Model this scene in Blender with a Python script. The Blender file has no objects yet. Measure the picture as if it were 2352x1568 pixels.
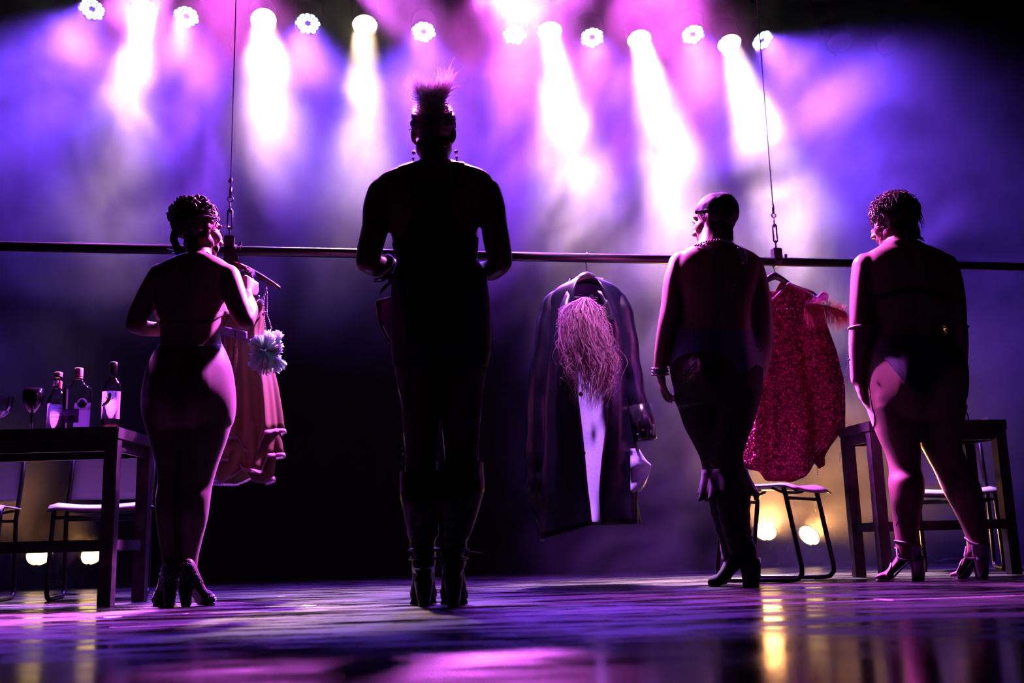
import bpy, bmesh, math, random
import numpy as np
from mathutils import Vector, Matrix, noise

random.seed(7)
SC = bpy.context.scene
COL = SC.collection

# ------------------------------------------------------------------ camera
W, H = 2352, 1568
FPX = 2400.0
TILT = math.radians(11.1)
ROLL = math.radians(1.5)
CAM = Vector((0.0, 0.0, 0.20))
FW = Vector((0, math.cos(TILT), math.sin(TILT)))
UP0 = Vector((0, -math.sin(TILT), math.cos(TILT)))
RT = Vector((1, 0, 0)) * math.cos(ROLL) - UP0 * math.sin(ROLL)
UPV = Vector((1, 0, 0)) * math.sin(ROLL) + UP0 * math.cos(ROLL)

cam_d = bpy.data.cameras.new('camera')
cam_d.sensor_width = 36.0
cam_d.lens = FPX / W * 36.0
cam_d.clip_start = 0.05
cam_d.dof.use_dof = True
cam_d.dof.focus_distance = 4.6
cam_d.dof.aperture_fstop = 2.2
cam = bpy.data.objects.new('camera', cam_d)
COL.objects.link(cam)
cam.matrix_world = Matrix((
    (RT.x, UPV.x, -FW.x, CAM.x),
    (RT.y, UPV.y, -FW.y, CAM.y),
    (RT.z, UPV.z, -FW.z, CAM.z),
    (0, 0, 0, 1)))
SC.camera = cam

# ------------------------------------------------------------------ world, exposure
world = bpy.data.worlds.new('dark_hall')
SC.world = world
world.use_nodes = True
bgn = world.node_tree.nodes['Background']
bgn.inputs[0].default_value = (0.30, 0.12, 0.35, 1)
bgn.inputs[1].default_value = 0.004
vs = SC.view_settings
vs.view_transform = 'Standard'
vs.look = 'None'
vs.exposure = 0.0
vs.gamma = 1.0
vs.use_curve_mapping = False
cy = SC.cycles
cy.max_bounces = 5
cy.diffuse_bounces = 1
cy.glossy_bounces = 3
cy.transmission_bounces = 5
cy.transparent_max_bounces = 12
cy.volume_bounces = 0
cy.caustics_reflective = False
cy.caustics_refractive = False
cy.sample_clamp_indirect = 4.0
cy.use_denoising = True
cy.volume_max_steps = 40
cy.volume_step_rate = 6.0
cy.use_light_tree = False


def ray(px, py):
    return FW * FPX + RT * (px - W / 2) - UPV * (py - H / 2)


def at(px, py, Y):
    """world point on the line of sight through a photo pixel, at distance Y"""
    d = ray(px, py)
    return CAM + d * (Y / d.y)


def atz(px, Z, Y):
    """point at distance Y and height Z whose photo column is px (solved along the row)"""
    p = at(px, 1000, Y)
    for _ in range(4):
        q = proj(Vector((p.x, Y, Z)))
        p = at(px, q[1], Y)
    return Vector((p.x, Y, Z))


def proj(p):
    v = Vector(p) - CAM
    z = v.dot(FW)
    return (W / 2 + FPX * v.dot(RT) / z, H / 2 - FPX * v.dot(UPV) / z)


def mpp(p):
    """metres per photo pixel at a world point"""
    return (Vector(p) - CAM).dot(FW) / FPX


# ------------------------------------------------------------------ light rig (lamps get their housings further down)
# the rig and the back curtain run parallel, a little skewed to the picture plane
SKEW = 0.17


def rig_y(x):
    return 7.75 + SKEW * x


def rig_at(px, py):
    y = 7.75
    for _ in range(8):
        p = at(px, py, y)
        y = rig_y(p.x)
    return at(px, py, y)


def area_lamp(name, loc, direction, size, power, color, spread):
    l = bpy.data.lights.new(name, 'AREA')
    l.shape = 'DISK'
    l.size = size
    l.energy = power
    l.color = color
    l.spread = math.radians(spread)
    o = bpy.data.objects.new(name, l)
    COL.objects.link(o)
    o.location = loc
    o.rotation_euler = Vector(direction).to_track_quat('-Z', 'Y').to_euler()
    return o


WARM = (1.0, 0.64, 0.43)
BLUE = (0.17, 0.05, 1.0)
MAGENTA = (0.95, 0.10, 0.95)

# photo position of each lamp, the sideways reach of its throw to the stage floor, and its power
WARM_LAMPS = [(332, 24, 0.42, -2.2, 14, 22), (605, 46, 1.04, -3.45, 16, 20), (838, 57, 0.22, -2.2, 14, 20), (1263, 72, 0.25, -2.2, 31, 22), (1468, 90, 0.25, -2.2, 31, 22),
              (1675, 100, 0.25, -2.2, 31, 22)]
LED_LAMPS = [(212, 20, 0.0, 44), (428, 37, 0.4, 40), (707, 53, 0.2, 38), (973, 72, 0.0, 38), (1182, 78, 0.0, 36), (1360, 85, 0.0, 36),
             (1591, 78, 0.3, 36), (1750, 92, 1.7, 105)]
# magenta lamps on the bar above, just out of the picture
MAG_LAMPS = [(610, -70, 0.1, 20, 50), (1190, -70, -0.2, 34, 52), (1455, -70, 0.1, 38, 52)]
# stronger magenta rim lamps, added out of view, clear of the haze: position, aim point, power, spread
ADDED_RIM_LAMPS = [((0.75, 6.75, 4.35), (-1.40, 4.25, 1.00), 120, 28), ((-0.20, 6.85, 4.35), (1.45, 4.85, 1.10), 128, 35), ((-1.10, 6.60, 4.30), (0.90, 4.85, 1.40), 30, 15), ((-0.30, 6.30, 4.20), (-0.28, 3.78, 1.92), 150, 7.5), ((-2.30, 6.20, 4.12), (-2.0, 4.50, 0.80), 90, 20)]

WARM_POS, LED_POS, MAG_POS = [], [], []
for (px, py, dx, dy, pw, sp) in WARM_LAMPS:
    p = rig_at(px, py)
    d = Vector((dx, dy, -p.z)).normalized()
    WARM_POS.append((p, d))
    area_lamp('warm_beam_light', p + d * 0.02, d, 0.17, pw, WARM, sp)
for (px, py, dx, pw) in LED_LAMPS:
    p = rig_at(px, py)
    d = Vector((dx, -2.3, -p.z)).normalized()
    LED_POS.append((p, d))
    area_lamp('blue_beam_light', p + d * 0.03, d, 0.19, pw * 1.4, BLUE, 74 if px == 1750 else 60)
for (px, py, dx, pw, sp) in MAG_LAMPS:
    p = rig_at(px, py) + Vector((0, -0.6, 0))
    d = Vector((dx, -1.6, -p.z)).normalized()
    MAG_POS.append((p, d))
    area_lamp('magenta_beam_light', p + d * 0.02, d, 0.19, pw, MAGENTA, sp)
ADDED_POS = []
for (q, aim, pw, sp) in ADDED_RIM_LAMPS:
    p = Vector(q)
    d = (Vector(aim) - p).normalized()
    ADDED_POS.append((p, d))
    area_lamp('added_rim_light', p + d * 0.02, d, 0.30, pw, (0.85, 0.13, 1.0), sp)
# narrow pink spot, added unseen above the rail to brighten wig and coat lining
TOP_P = Vector((0.44, 4.35, 5.3))
TOP_D = (Vector((0.42, 5.40, 1.15)) - TOP_P).normalized()
area_lamp('added_top_light', TOP_P + TOP_D * 0.02, TOP_D, 0.15, 5.5, (0.85, 0.32, 1.0), 11)
ADDED_POS.append((TOP_P, TOP_D))


# ------------------------------------------------------------------ mesh and material helpers
def mat(name, color=(0.5, 0.5, 0.5), rough=0.5, metal=0.0, emis=None, estr=0.0, spec=0.5, trans=0.0, ior=1.45, sheen=0.0, coat=0.0):
    m = bpy.data.materials.new(name)
    m.use_nodes = True
    b = m.node_tree.nodes['Principled BSDF']
    b.inputs['Base Color'].default_value = (*color, 1)
    b.inputs['Roughness'].default_value = rough
    b.inputs['Metallic'].default_value = metal
    b.inputs['Specular IOR Level'].default_value = spec
    b.inputs['Transmission Weight'].default_value = trans
    b.inputs['IOR'].default_value = ior
    b.inputs['Sheen Weight'].default_value = sheen
    b.inputs['Coat Weight'].default_value = coat
    m.cycles.emission_sampling = 'NONE'
    if emis:
        b.inputs['Emission Color'].default_value = (*emis, 1)
        b.inputs['Emission Strength'].default_value = estr
    return m


def nodes(m):
    nt = m.node_tree
    return nt, nt.nodes, nt.links, nt.nodes['Principled BSDF']


def add_bump(m, scale=40.0, strength=0.2, dist=0.01, detail=3.0, stretch=None):
    nt, N, L, b = nodes(m)
    tc = N.new('ShaderNodeTexCoord')
    mp = N.new('ShaderNodeMapping')
    if stretch:
        mp.inputs['Scale'].default_value = stretch
    nz = N.new('ShaderNodeTexNoise')
    nz.inputs['Scale'].default_value = scale
    nz.inputs['Detail'].default_value = detail
    bp = N.new('ShaderNodeBump')
    bp.inputs['Strength'].default_value = strength
    bp.inputs['Distance'].default_value = dist
    L.new(tc.outputs['Object'], mp.inputs[0])
    L.new(mp.outputs[0], nz.inputs['Vector'])
    L.new(nz.outputs[0], bp.inputs['Height'])
    L.new(bp.outputs[0], b.inputs['Normal'])
    return m


def link(name, me, parent=None, m=None, smooth=False):
    o = bpy.data.objects.new(name, me)
    COL.objects.link(o)
    if m is not None:
        me.materials.clear()
        me.materials.append(m)
    if smooth:
        me.shade_smooth()
    if parent is not None:
        o.parent = parent
        o.matrix_parent_inverse = parent.matrix_world.inverted()
    return o


def from_bm(name, bm, m, parent=None, smooth=False):
    me = bpy.data.meshes.new(name)
    bm.normal_update()
    bm.to_mesh(me)
    bm.free()
    return link(name, me, parent, m, smooth)


def tag(o, label, cat, group=None):
    o['label'] = label
    o['category'] = cat
    if group:
        o['group'] = group
    return o


def struct(o, label=None):
    o['kind'] = 'structure'
    if label:
        o['label'] = label
    return o


def thing(name, loc, label, cat, group=None, rot=None):
    o = bpy.data.objects.new(name, None)
    o.empty_display_size = 0.05
    COL.objects.link(o)
    o.matrix_world = Matrix.Translation(Vector(loc)) @ (rot.to_4x4() if rot is not None else Matrix.Identity(4))
    return tag(o, label, cat, group)


def bm_box(bm, c, s, rot=None, bevel=0.0):
    """box centred on c, full size s"""
    r = bmesh.ops.create_cube(bm, size=1.0)
    vs_ = r['verts']
    M = Matrix.Translation(Vector(c)) @ (rot.to_4x4() if rot is not None else Matrix.Identity(4)) @ Matrix.Diagonal((*s, 1))
    bmesh.ops.transform(bm, matrix=M, verts=vs_)
    if bevel > 0:
        es = list({e for v in vs_ for e in v.link_edges})
        bmesh.ops.bevel(bm, geom=es, offset=bevel, segments=2, affect='EDGES', clamp_overlap=True)


def frame_of(t, hint=Vector((0, 0, 1))):
    t = t.normalized()
    if abs(t.dot(hint)) > 0.95:
        hint = Vector((0, 1, 0)) if abs(t.y) < 0.9 else Vector((1, 0, 0))
    a = hint.cross(t).normalized()
    return a, t.cross(a).normalized()


def bm_tube(bm, pts, rad, n=8, closed=False, cap=True):
    """tube along points; rad a number or one per point"""
    pts = [Vector(p) for p in pts]
    k = len(pts)
    if not hasattr(rad, '__len__'):
        rad = [rad] * k
    rings = []
    a = None
    for i, p in enumerate(pts):
        if closed:
            t = pts[(i + 1) % k] - pts[i - 1]
        else:
            t = pts[min(i + 1, k - 1)] - pts[max(i - 1, 0)]
        if t.length < 1e-9:
            t = Vector((0, 0, 1))
        t.normalize()
        if a is None:
            a, b = frame_of(t)
        else:
            a = (a - t * a.dot(t))
            if a.length < 1e-6:
                a, b = frame_of(t)
            a.normalize()
            b = t.cross(a)
        rings.append([bm.verts.new(p + (a * math.cos(2 * math.pi * j / n) + b * math.sin(2 * math.pi * j / n)) * rad[i]) for j in range(n)])
    m = k if closed else k - 1
    for i in range(m):
        r0, r1 = rings[i], rings[(i + 1) % k]
        for j in range(n):
            bm.faces.new((r0[j], r0[(j + 1) % n], r1[(j + 1) % n], r1[j]))
    if cap and not closed:
        bm.faces.new(list(reversed(rings[0])))
        bm.faces.new(rings[-1])


def bm_rings(bm, rings, cap=True):
    """loft closed rings of points"""
    vr = [[bm.verts.new(p) for p in r] for r in rings]
    n = len(vr[0])
    for i in range(len(vr) - 1):
        for j in range(n):
            bm.faces.new((vr[i][j], vr[i][(j + 1) % n], vr[i + 1][(j + 1) % n], vr[i + 1][j]))
    if cap:
        bm.faces.new(list(reversed(vr[0])))
        bm.faces.new(vr[-1])


def bm_lathe(bm, prof, loc=(0, 0, 0), n=24, M=None):
    """surface of revolution about local z from (r, z) pairs"""
    rings = []
    for r, z in prof:
        rings.append([Vector((max(r, 1e-5) * math.cos(2 * math.pi * j / n), max(r, 1e-5) * math.sin(2 * math.pi * j / n), z)) for j in range(n)])
    if M is None:
        M = Matrix.Translation(Vector(loc))
    bm_rings(bm, [[M @ p for p in r] for r in rings])


def bm_sphere(bm, c, r, sub=1, scale=(1, 1, 1), rot=None):
    M = Matrix.Translation(Vector(c)) @ (rot.to_4x4() if rot is not None else Matrix.Identity(4)) @ Matrix.Diagonal((*scale, 1))
    bmesh.ops.create_icosphere(bm, subdivisions=sub, radius=r, matrix=M)


def smooth_path(pts, k=6):
    """Catmull-Rom through points"""
    P = [Vector(p) for p in pts]
    if len(P) < 3:
        return P
    Q = [P[0] * 2 - P[1]] + P + [P[-1] * 2 - P[-2]]
    out = []
    for i in range(1, len(Q) - 2):
        p0, p1, p2, p3 = Q[i - 1], Q[i], Q[i + 1], Q[i + 2]
        for j in range(k):
            t = j / k
            out.append(0.5 * ((2 * p1) + (p2 - p0) * t + (2 * p0 - 5 * p1 + 4 * p2 - p3) * t * t + (-p0 + 3 * p1 - 3 * p2 + p3) * t ** 3))
    out.append(P[-1])
    return out


def interp(x, xs, ys):
    return float(np.interp(x, xs, ys))


# ------------------------------------------------------------------ setting: floor, back curtain, haze
def m_floor():
    m = mat('stage_floor_boards', (0.06, 0.05, 0.06), 0.3, spec=0.6)
    nt, N, L, b = nodes(m)
    tc = N.new('ShaderNodeTexCoord')
    mp = N.new('ShaderNodeMapping')
    mp.inputs['Rotation'].default_value = (0, 0, -math.atan(SKEW))
    mp.inputs['Scale'].default_value = (1.0, 3.2, 1)
    L.new(tc.outputs['Object'], mp.inputs[0])
    n1 = N.new('ShaderNodeTexNoise')
    n1.inputs['Scale'].default_value = 2.2
    n1.inputs['Detail'].default_value = 6
    n1.inputs['Roughness'].default_value = 0.65
    L.new(mp.outputs[0], n1.inputs['Vector'])
    n2 = N.new('ShaderNodeTexNoise')
    n2.inputs['Scale'].default_value = 26
    n2.inputs['Detail'].default_value = 4
    L.new(mp.outputs[0], n2.inputs['Vector'])
    cr = N.new('ShaderNodeValToRGB')
    cr.color_ramp.elements[0].position = 0.44
    cr.color_ramp.elements[0].color = (0.0012, 0.001, 0.0012, 1)
    cr.color_ramp.elements[1].position = 0.68
    cr.color_ramp.elements[1].color = (0.010, 0.008, 0.010, 1)
    L.new(n1.outputs[0], cr.inputs[0])
    L.new(cr.outputs[0], b.inputs['Base Color'])
    rr = N.new('ShaderNodeMapRange')
    rr.inputs['From Min'].default_value = 0.40
    rr.inputs['From Max'].default_value = 0.60
    rr.inputs['To Min'].default_value = 0.15
    rr.inputs['To Max'].default_value = 1.0
    L.new(n1.outputs[0], rr.inputs[0])
    # the playing area upstage is scuffed dull, the forestage keeps its polish
    sx = N.new('ShaderNodeSeparateXYZ')
    L.new(tc.outputs['Object'], sx.inputs[0])
    sy = N.new('ShaderNodeMapRange')
    sy.interpolation_type = 'SMOOTHSTEP'
    sy.inputs['From Min'].default_value = 1.5
    sy.inputs['From Max'].default_value = 2.9
    sy.inputs['To Min'].default_value = 0.04
    sy.inputs['To Max'].default_value = 0.46
    L.new(sx.outputs['Y'], sy.inputs[0])
    mxr = N.new('ShaderNodeMath')
    mxr.operation = 'MULTIPLY_ADD'
    L.new(rr.outputs[0], mxr.inputs[0])
    L.new(sy.outputs[0], mxr.inputs[1])
    mxr.inputs[2].default_value = 0.075
    L.new(mxr.outputs[0], b.inputs['Roughness'])
    bp = N.new('ShaderNodeBump')
    bp.inputs['Strength'].default_value = 0.08
    bp.inputs['Distance'].default_value = 0.004
    L.new(n2.outputs[0], bp.inputs['Height'])
    L.new(bp.outputs[0], b.inputs['Normal'])
    return m


bm = bmesh.new()
bm_box(bm, (0, 3.8, -0.03), (16, 11.6, 0.06))
floor = struct(from_bm('floor', bm, m_floor()), 'dark glossy stage floor of worn boards')


def curtain_y(x):
    return 8.55 + SKEW * x


bm = bmesh.new()
rings = []
nx = 340
xs_ = [-8.0 + 16.0 * i / nx for i in range(nx + 1)]
for z in (0.0, 1.2, 3.0, 7.6):
    row = []
    for x in xs_:
        f = 0.055 * math.sin(x * 17 + 1.3 * math.sin(x * 2.1)) + 0.03 * math.sin(x * 31 + 2)
        f *= 0.6 + 0.4 * math.sin(x * 0.9)
        row.append(bm.verts.new((x, curtain_y(x) + f * (0.55 + 0.12 * min(z, 3)), z)))
    rings.append(row)
for i in range(len(rings) - 1):
    for j in range(nx):
        bm.faces.new((rings[i][j], rings[i][j + 1], rings[i + 1][j + 1], rings[i + 1][j]))
m_curt = add_bump(mat('black_serge_curtain', (0.004, 0.003, 0.004), 0.95, spec=0.15), 90, 0.2)
wall_back = struct(from_bm('wall_back', bm, m_curt, smooth=True), 'black stage curtain hanging in folds')


# ------------------------------------------------------------------ people
m_skin = mat('skin', (0.28, 0.15, 0.13), 0.42, spec=0.45)
add_bump(m_skin, 220, 0.06, 0.002)
m_skin_deep = add_bump(mat('skin_deep', (0.24, 0.13, 0.10), 0.4, spec=0.45), 220, 0.06, 0.002)
m_eye = mat('eyeball', (0.8, 0.78, 0.75), 0.15)
m_black_cloth = add_bump(mat('black_stretch_cloth', (0.010, 0.008, 0.012), 0.8, spec=0.2), 300, 0.2, 0.002)
m_hair_dark = mat('dark_hair', (0.035, 0.018, 0.016), 0.45, spec=0.6)


def ell_ring(c, rx, ry, n=28, e=2.0, tilt=None):
    r = []
    for j in range(n):
        a = 2 * math.pi * j / n
        ca, sa = math.cos(a), math.sin(a)
        p = Vector((rx * math.copysign(abs(ca) ** (2 / e), ca), ry * math.copysign(abs(sa) ** (2 / e), sa), 0))
        if tilt is not None:
            p = tilt @ p
        r.append(Vector(c) + p)
    return r


class Figure:
    def __init__(self, Y, base_px, base_py):
        self.Y = Y
        b = at(base_px, base_py, Y)
        self.base = Vector((b.x, b.y, 0))
        self.bm = bmesh.new()
        self.arms = []          # (p, q, rp, rq)
        self.eyes = []
        self.keep = []          # (centre, inner, outer radius) left unsmoothed

    def P(self, px, py, dy=0.0):
        return at(px, py, self.Y + dy)

    def stack(self, rows, e=2.2, butt=None, spine=0.0, k=4):
        """rows (py, centre px, half width px, depth m[, dy]); butt (py centre, py half height, bulge m)"""
        pts = [Vector((r[1], r[0], r[2])) for r in rows]
        oth = [Vector((r[3], r[4] if len(r) > 4 else 0.0, 0)) for r in rows]
        pts, oth = smooth_path(pts, k), smooth_path(oth, k)
        rings = []
        for a, b_ in zip(pts, oth):
            c, py, hw = a
            p = self.P(c, py, b_.y)
            hwm = hw * mpp(p)
            ring = ell_ring(p, hwm, b_.x, e=e, n=40)
            for v in ring:
                u = (v.x - p.x) / hwm
                back = max(0.0, (p.y - v.y) / b_.x)
                if butt:
                    w_ = math.exp(-((py - butt[0]) / butt[1]) ** 2)
                    v.y -= butt[2] * w_ * back * (math.exp(-((u - 0.47) / 0.30) ** 2) + math.exp(-((u + 0.47) / 0.30) ** 2) - 0.25 * math.exp(-(u / 0.10) ** 2))
                if spine:
                    v.y += spine * back * math.exp(-(u / 0.10) ** 2)
            rings.append(ring)
        bm_rings(self.bm, rings)

    def limb(self, rows, arm=False, n=14, k=4):
        """rows (px, py, dy, radius px) -> round tapering limb"""
        P = [self.P(r[0], r[1], r[2]) for r in rows]
        R = [r[3] * mpp(p) for r, p in zip(rows, P)]
        path = smooth_path(P, k)
        t = np.linspace(0, len(P) - 1, len(path))
        rad = [float(np.interp(x, range(len(P)), R)) for x in t]
        bm_tube(self.bm, path, rad, n)
        bm_sphere(self.bm, path[0], rad[0], 2)
        bm_sphere(self.bm, path[-1], rad[-1], 2)
        if arm:
            for i in range(len(path) - 1):
                self.arms.append((path[i], path[i + 1], rad[i], rad[i + 1]))
        return path

    def ball(self, px, py, dy, rx, ry, rz, rot=None):
        bm_sphere(self.bm, self.P(px, py, dy), 1.0, 3, (rx, ry, rz), rot)

    def head(self, px, py, dy, yaw, pitch=0.0, roll=0.0, s=1.0):
        c = self.P(px, py, dy)
        R = Matrix.Rotation(math.radians(yaw), 3, 'Z') @ Matrix.Rotation(math.radians(roll), 3, 'Y') @ Matrix.Rotation(math.radians(pitch), 3, 'X')
        self.hc, self.hr, self.hs = c, R, s
        self.keep.append((c, 0.12, 0.16))

        def e(x, y, z, a, b, d, rot=None):
            bm_sphere(self.bm, c + R @ Vector((x, y, z)) * s, 1.0, 3, (a * s, b * s, d * s), R @ rot if rot is not None else R)
        e(0, -0.015, 0.03, 0.076, 0.095, 0.083)
        e(0, 0.035, -0.03, 0.062, 0.058, 0.085)
        e(0, 0.05, -0.085, 0.042, 0.040, 0.032)
        e(0, 0.075, -0.100, 0.018, 0.018, 0.016)
        for sx in (-1, 1):
            e(sx * 0.040, 0.052, -0.028, 0.026, 0.034, 0.032)
            e(sx * 0.055, 0.005, -0.062, 0.016, 0.045, 0.032)
            e(sx * 0.029, 0.078, 0.028, 0.024, 0.012, 0.009)
            e(sx * 0.080, -0.004, -0.012, 0.008, 0.021, 0.034, Matrix.Rotation(math.radians(sx * 18), 3, 'Z'))
            e(sx * 0.010, 0.101, -0.036, 0.011, 0.013, 0.010)
            self.eyes.append(c + R @ Vector((sx * 0.031, 0.0685, 0.006)) * s)
        e(0, 0.102, -0.020, 0.010, 0.016, 0.026, Matrix.Rotation(math.radians(-20), 3, 'X'))
        e(0, 0.112, -0.034, 0.013, 0.014, 0.012)
        e(0, 0.090, -0.060, 0.024, 0.014, 0.008)
        e(0, 0.089, -0.072, 0.020, 0.013, 0.009)

    def hp(self, x, y, z):
        return self.hc + self.hr @ Vector((x, y, z)) * self.hs

    def hand(self, wrist, d, nrm, s=1.0, curl=0.5, side=1, spread=0.06):
        """palm, four unequal jointed fingers and a thumb; d along the hand, nrm out of the palm"""
        w = Vector(wrist)
        d = Vector(d).normalized()
        nrm = Vector(nrm)
        nrm = (nrm - d * nrm.dot(d)).normalized()
        a = d.cross(nrm) * side       # towards the thumb
        rings = []
        for t, hw, th in ((0, 0.026, 0.020), (0.025, 0.031, 0.019), (0.055, 0.040, 0.016), (0.085, 0.041, 0.014), (0.098, 0.036, 0.010)):
            ctr = w + d * t * s
            rings.append([ctr + a * math.cos(2 * math.pi * j / 16) * hw * s + nrm * math.sin(2 * math.pi * j / 16) * th * s for j in range(16)])
        bm_rings(self.bm, rings)
        lens = (0.074, 0.083, 0.076, 0.060)
        for i, L in enumerate(lens):
            off = (0.030 - 0.020 * i)
            p = w + (d * 0.088 + a * off) * s
            ang = curl * (0.55 + 0.12 * i)
            pts = [p]
            da = (d + a * (spread * (1.5 - i))).normalized()
            for j, f in enumerate((0.45, 0.32, 0.23)):
                dirv = da * math.cos(ang) + nrm * math.sin(ang)
                pts.append(pts[-1] + dirv * L * f * s)
                ang += curl * 0.75
            bm_tube(self.bm, pts, [0.0105 * s, 0.0100 * s, 0.0092 * s, 0.0080 * s], 10)
            bm_sphere(self.bm, pts[-1], 0.0080 * s, 2)
        p0 = w + (d * 0.022 + a * 0.022) * s
        p1 = p0 + (d * 0.030 + a * 0.022 + nrm * 0.012) * s
        p2 = p1 + (d * 0.034 + a * 0.006 + nrm * 0.010) * s
        p3 = p2 + (d * 0.026 - a * 0.002 + nrm * 0.008) * s
        bm_tube(self.bm, [p0, p1, p2, p3], [0.0150 * s, 0.0125 * s, 0.0110 * s, 0.0090 * s], 10)
        bm_sphere(self.bm, p3, 0.0090 * s, 2)
        self.arms.append((w, w + d * 0.17 * s, 0.045 * s, 0.045 * s))
        self.keep.append((w + d * 0.10 * s, 0.10, 0.13))

    def foot(self, heel, toe, hh, w=0.045, toes=False):
        """arched foot in a heel of height hh; heel and toe points on the floor"""
        h0, t0 = Vector(heel), Vector(toe)
        f = (t0 - h0)
        L = f.length
        f.normalize()
        sd = Vector((f.y, -f.x, 0))
        rings = []
        for t, zc, hw, hz_ in ((-0.02, hh + 0.045, 0.55, 0.030), (0.10, hh + 0.055, 0.68, 0.050), (0.26, hh * 0.86 + 0.058, 0.66, 0.050),
                               (0.45, hh * 0.52 + 0.046, 0.74, 0.036), (0.64, hh * 0.17 + 0.034, 0.96, 0.025), (0.78, 0.028, 1.0, 0.018), (0.90, 0.024, 0.86, 0.014), (0.97, 0.022, 0.6, 0.009)):
            c = h0 + f * (t * L) + Vector((0, 0, zc))
            rings.append([c + sd * math.cos(2 * math.pi * j / 16) * hw * w + Vector((0, 0, 1)) * math.sin(2 * math.pi * j / 16) * hz_ for j in range(16)])
        bm_rings(self.bm, rings)
        if toes:
            for i in range(5):
                o = (i - 2) * w * 0.42
                tl = L * (1.0 - 0.03 * abs(i - 1) - 0.012 * i)
                r = 0.012 if i == 0 else 0.0085
                a0 = h0 + f * (tl - 0.045) + sd * o * 0.9 + Vector((0, 0, 0.024))
                a1 = h0 + f * tl + sd * o + Vector((0, 0, 0.020))
                bm_tube(self.bm, [a0, (a0 + a1) / 2 + Vector((0, 0, 0.004)), a1], [r, r * 1.05, r * 0.9], 10)
                bm_sphere(self.bm, a1, r * 0.95, 2)
        if toes:
            self.keep.append((t0, 0.05, 0.10))
        return h0, f, sd, L

    def relax(self, me, V, it):
        """volume-keeping smoothing of trunk and limbs; hands, feet and face keep their detail"""
        ne = len(me.edges)
        E = np.empty(ne * 2, dtype=np.int64)
        me.edges.foreach_get('vertices', E)
        E = E.reshape(-1, 2)
        n = len(V)
        deg = np.bincount(E.ravel(), minlength=n).astype(float)
        wgt = np.ones(n)
        for (c, r0, r1) in self.keep:
            d = np.linalg.norm(V - np.array(c), axis=1)
            wgt = np.minimum(wgt, np.clip((d - r0) / (r1 - r0), 0.0, 1.0))
        for i in range(it):
            for lam in (0.63, -0.66):
                L = np.empty_like(V)
                for k in range(3):
                    L[:, k] = (np.bincount(E[:, 0], V[E[:, 1], k], n) + np.bincount(E[:, 1], V[E[:, 0], k], n)) / deg - V[:, k]
                V = V + lam * wgt[:, None] * L
        return V

    def build(self, label, voxel=0.0065, smooth=28, m=None):
        me = bpy.data.meshes.new('person')
        bmesh.ops.recalc_face_normals(self.bm, faces=self.bm.faces)
        self.bm.to_mesh(me)
        self.bm.free()
        tmp = bpy.data.objects.new('tmp', me)
        COL.objects.link(tmp)
        r = tmp.modifiers.new('r', 'REMESH')
        r.mode = 'VOXEL'
        r.voxel_size = voxel
        sm_ = tmp.modifiers.new('s', 'SMOOTH')
        sm_.factor = 0.5
        sm_.iterations = 3
        dg = bpy.context.evaluated_depsgraph_get()
        out_ = bpy.data.meshes.new_from_object(tmp.evaluated_get(dg))
        bpy.data.objects.remove(tmp)
        bpy.data.meshes.remove(me)
        self.me = out_
        n = len(out_.vertices)
        co = np.empty(n * 3)
        out_.vertices.foreach_get('co', co)
        self.V = self.relax(out_, co.reshape(-1, 3).copy(), smooth)
        out_.vertices.foreach_set('co', self.V.ravel())
        out_.update()
        no = np.empty(n * 3)
        out_.vertices.foreach_get('normal', no)
        self.N = no.reshape(-1, 3).copy()
        out_.calc_loop_triangles()
        tr = np.empty(len(out_.loop_triangles) * 3, dtype=np.int64)
        out_.loop_triangles.foreach_get('vertices', tr)
        self.T = tr.reshape(-1, 3).copy()
        # world height / photo coordinates of every vertex, for cutting clothes
        d = self.V - np.array(CAM)
        zc = d @ np.array(FW)
        self.PX = W / 2 + FPX * (d @ np.array(RT)) / zc
        self.PY = H / 2 - FPX * (d @ np.array(UPV)) / zc
        # distance to the arms
        da = np.full(n, 9.0)
        for (p, q, rp, rq) in self.arms:
            p_, q_ = np.array(p), np.array(q)
            e_ = q_ - p_
            t = np.clip(((self.V - p_) @ e_) / max(e_ @ e_, 1e-9), 0, 1)
            dist = np.linalg.norm(self.V - (p_ + t[:, None] * e_), axis=1) - (rp + (rq - rp) * t)
            da = np.minimum(da, dist)
        self.DA = da
        co2 = self.V - np.array(self.base)
        out_.vertices.foreach_set('co', co2.ravel())
        out_.update()
        o = bpy.data.objects.new('person', out_)
        COL.objects.link(o)
        o.matrix_world = Matrix.Translation(self.base)
        out_.materials.clear()
        out_.materials.append(m or m_skin)
        out_.shade_smooth()
        self.o = o
        tag(o, label, 'person')
        for p in self.eyes:
            b2 = bmesh.new()
            bm_sphere(b2, p, 0.0115, 2)
            self.child('eye', b2, m_eye, True)
        return o

    def child(self, name, bm, m, smooth=True, parent=None, label=None):
        o = from_bm(name, bm, m, parent or self.o, smooth)
        if label:
            o['label'] = label
        return o

    def garment(self, name, g, off, m, thick=0.003, label=None, parent=None):
        """the part of the body surface where g > 0, cut cleanly along g = 0 and lifted off the skin"""
        V, T = self.V, self.T
        O = self.N * (np.asarray(off, dtype=float).reshape(-1, 1) if hasattr(off, '__len__') else off)
        sel = (g[T] > 0).any(axis=1)
        verts, faces, idx, cut = [], [], {}, {}

        def vi(i):
            if i not in idx:
                idx[i] = len(verts)
                verts.append(V[i] + O[i])
            return idx[i]

        def ci(i, j):
            k = (min(i, j), max(i, j))
            if k not in cut:
                t = g[i] / (g[i] - g[j])
                cut[k] = len(verts)
                verts.append(V[i] + (V[j] - V[i]) * t + O[i] + (O[j] - O[i]) * t)
            return cut[k]
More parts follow.
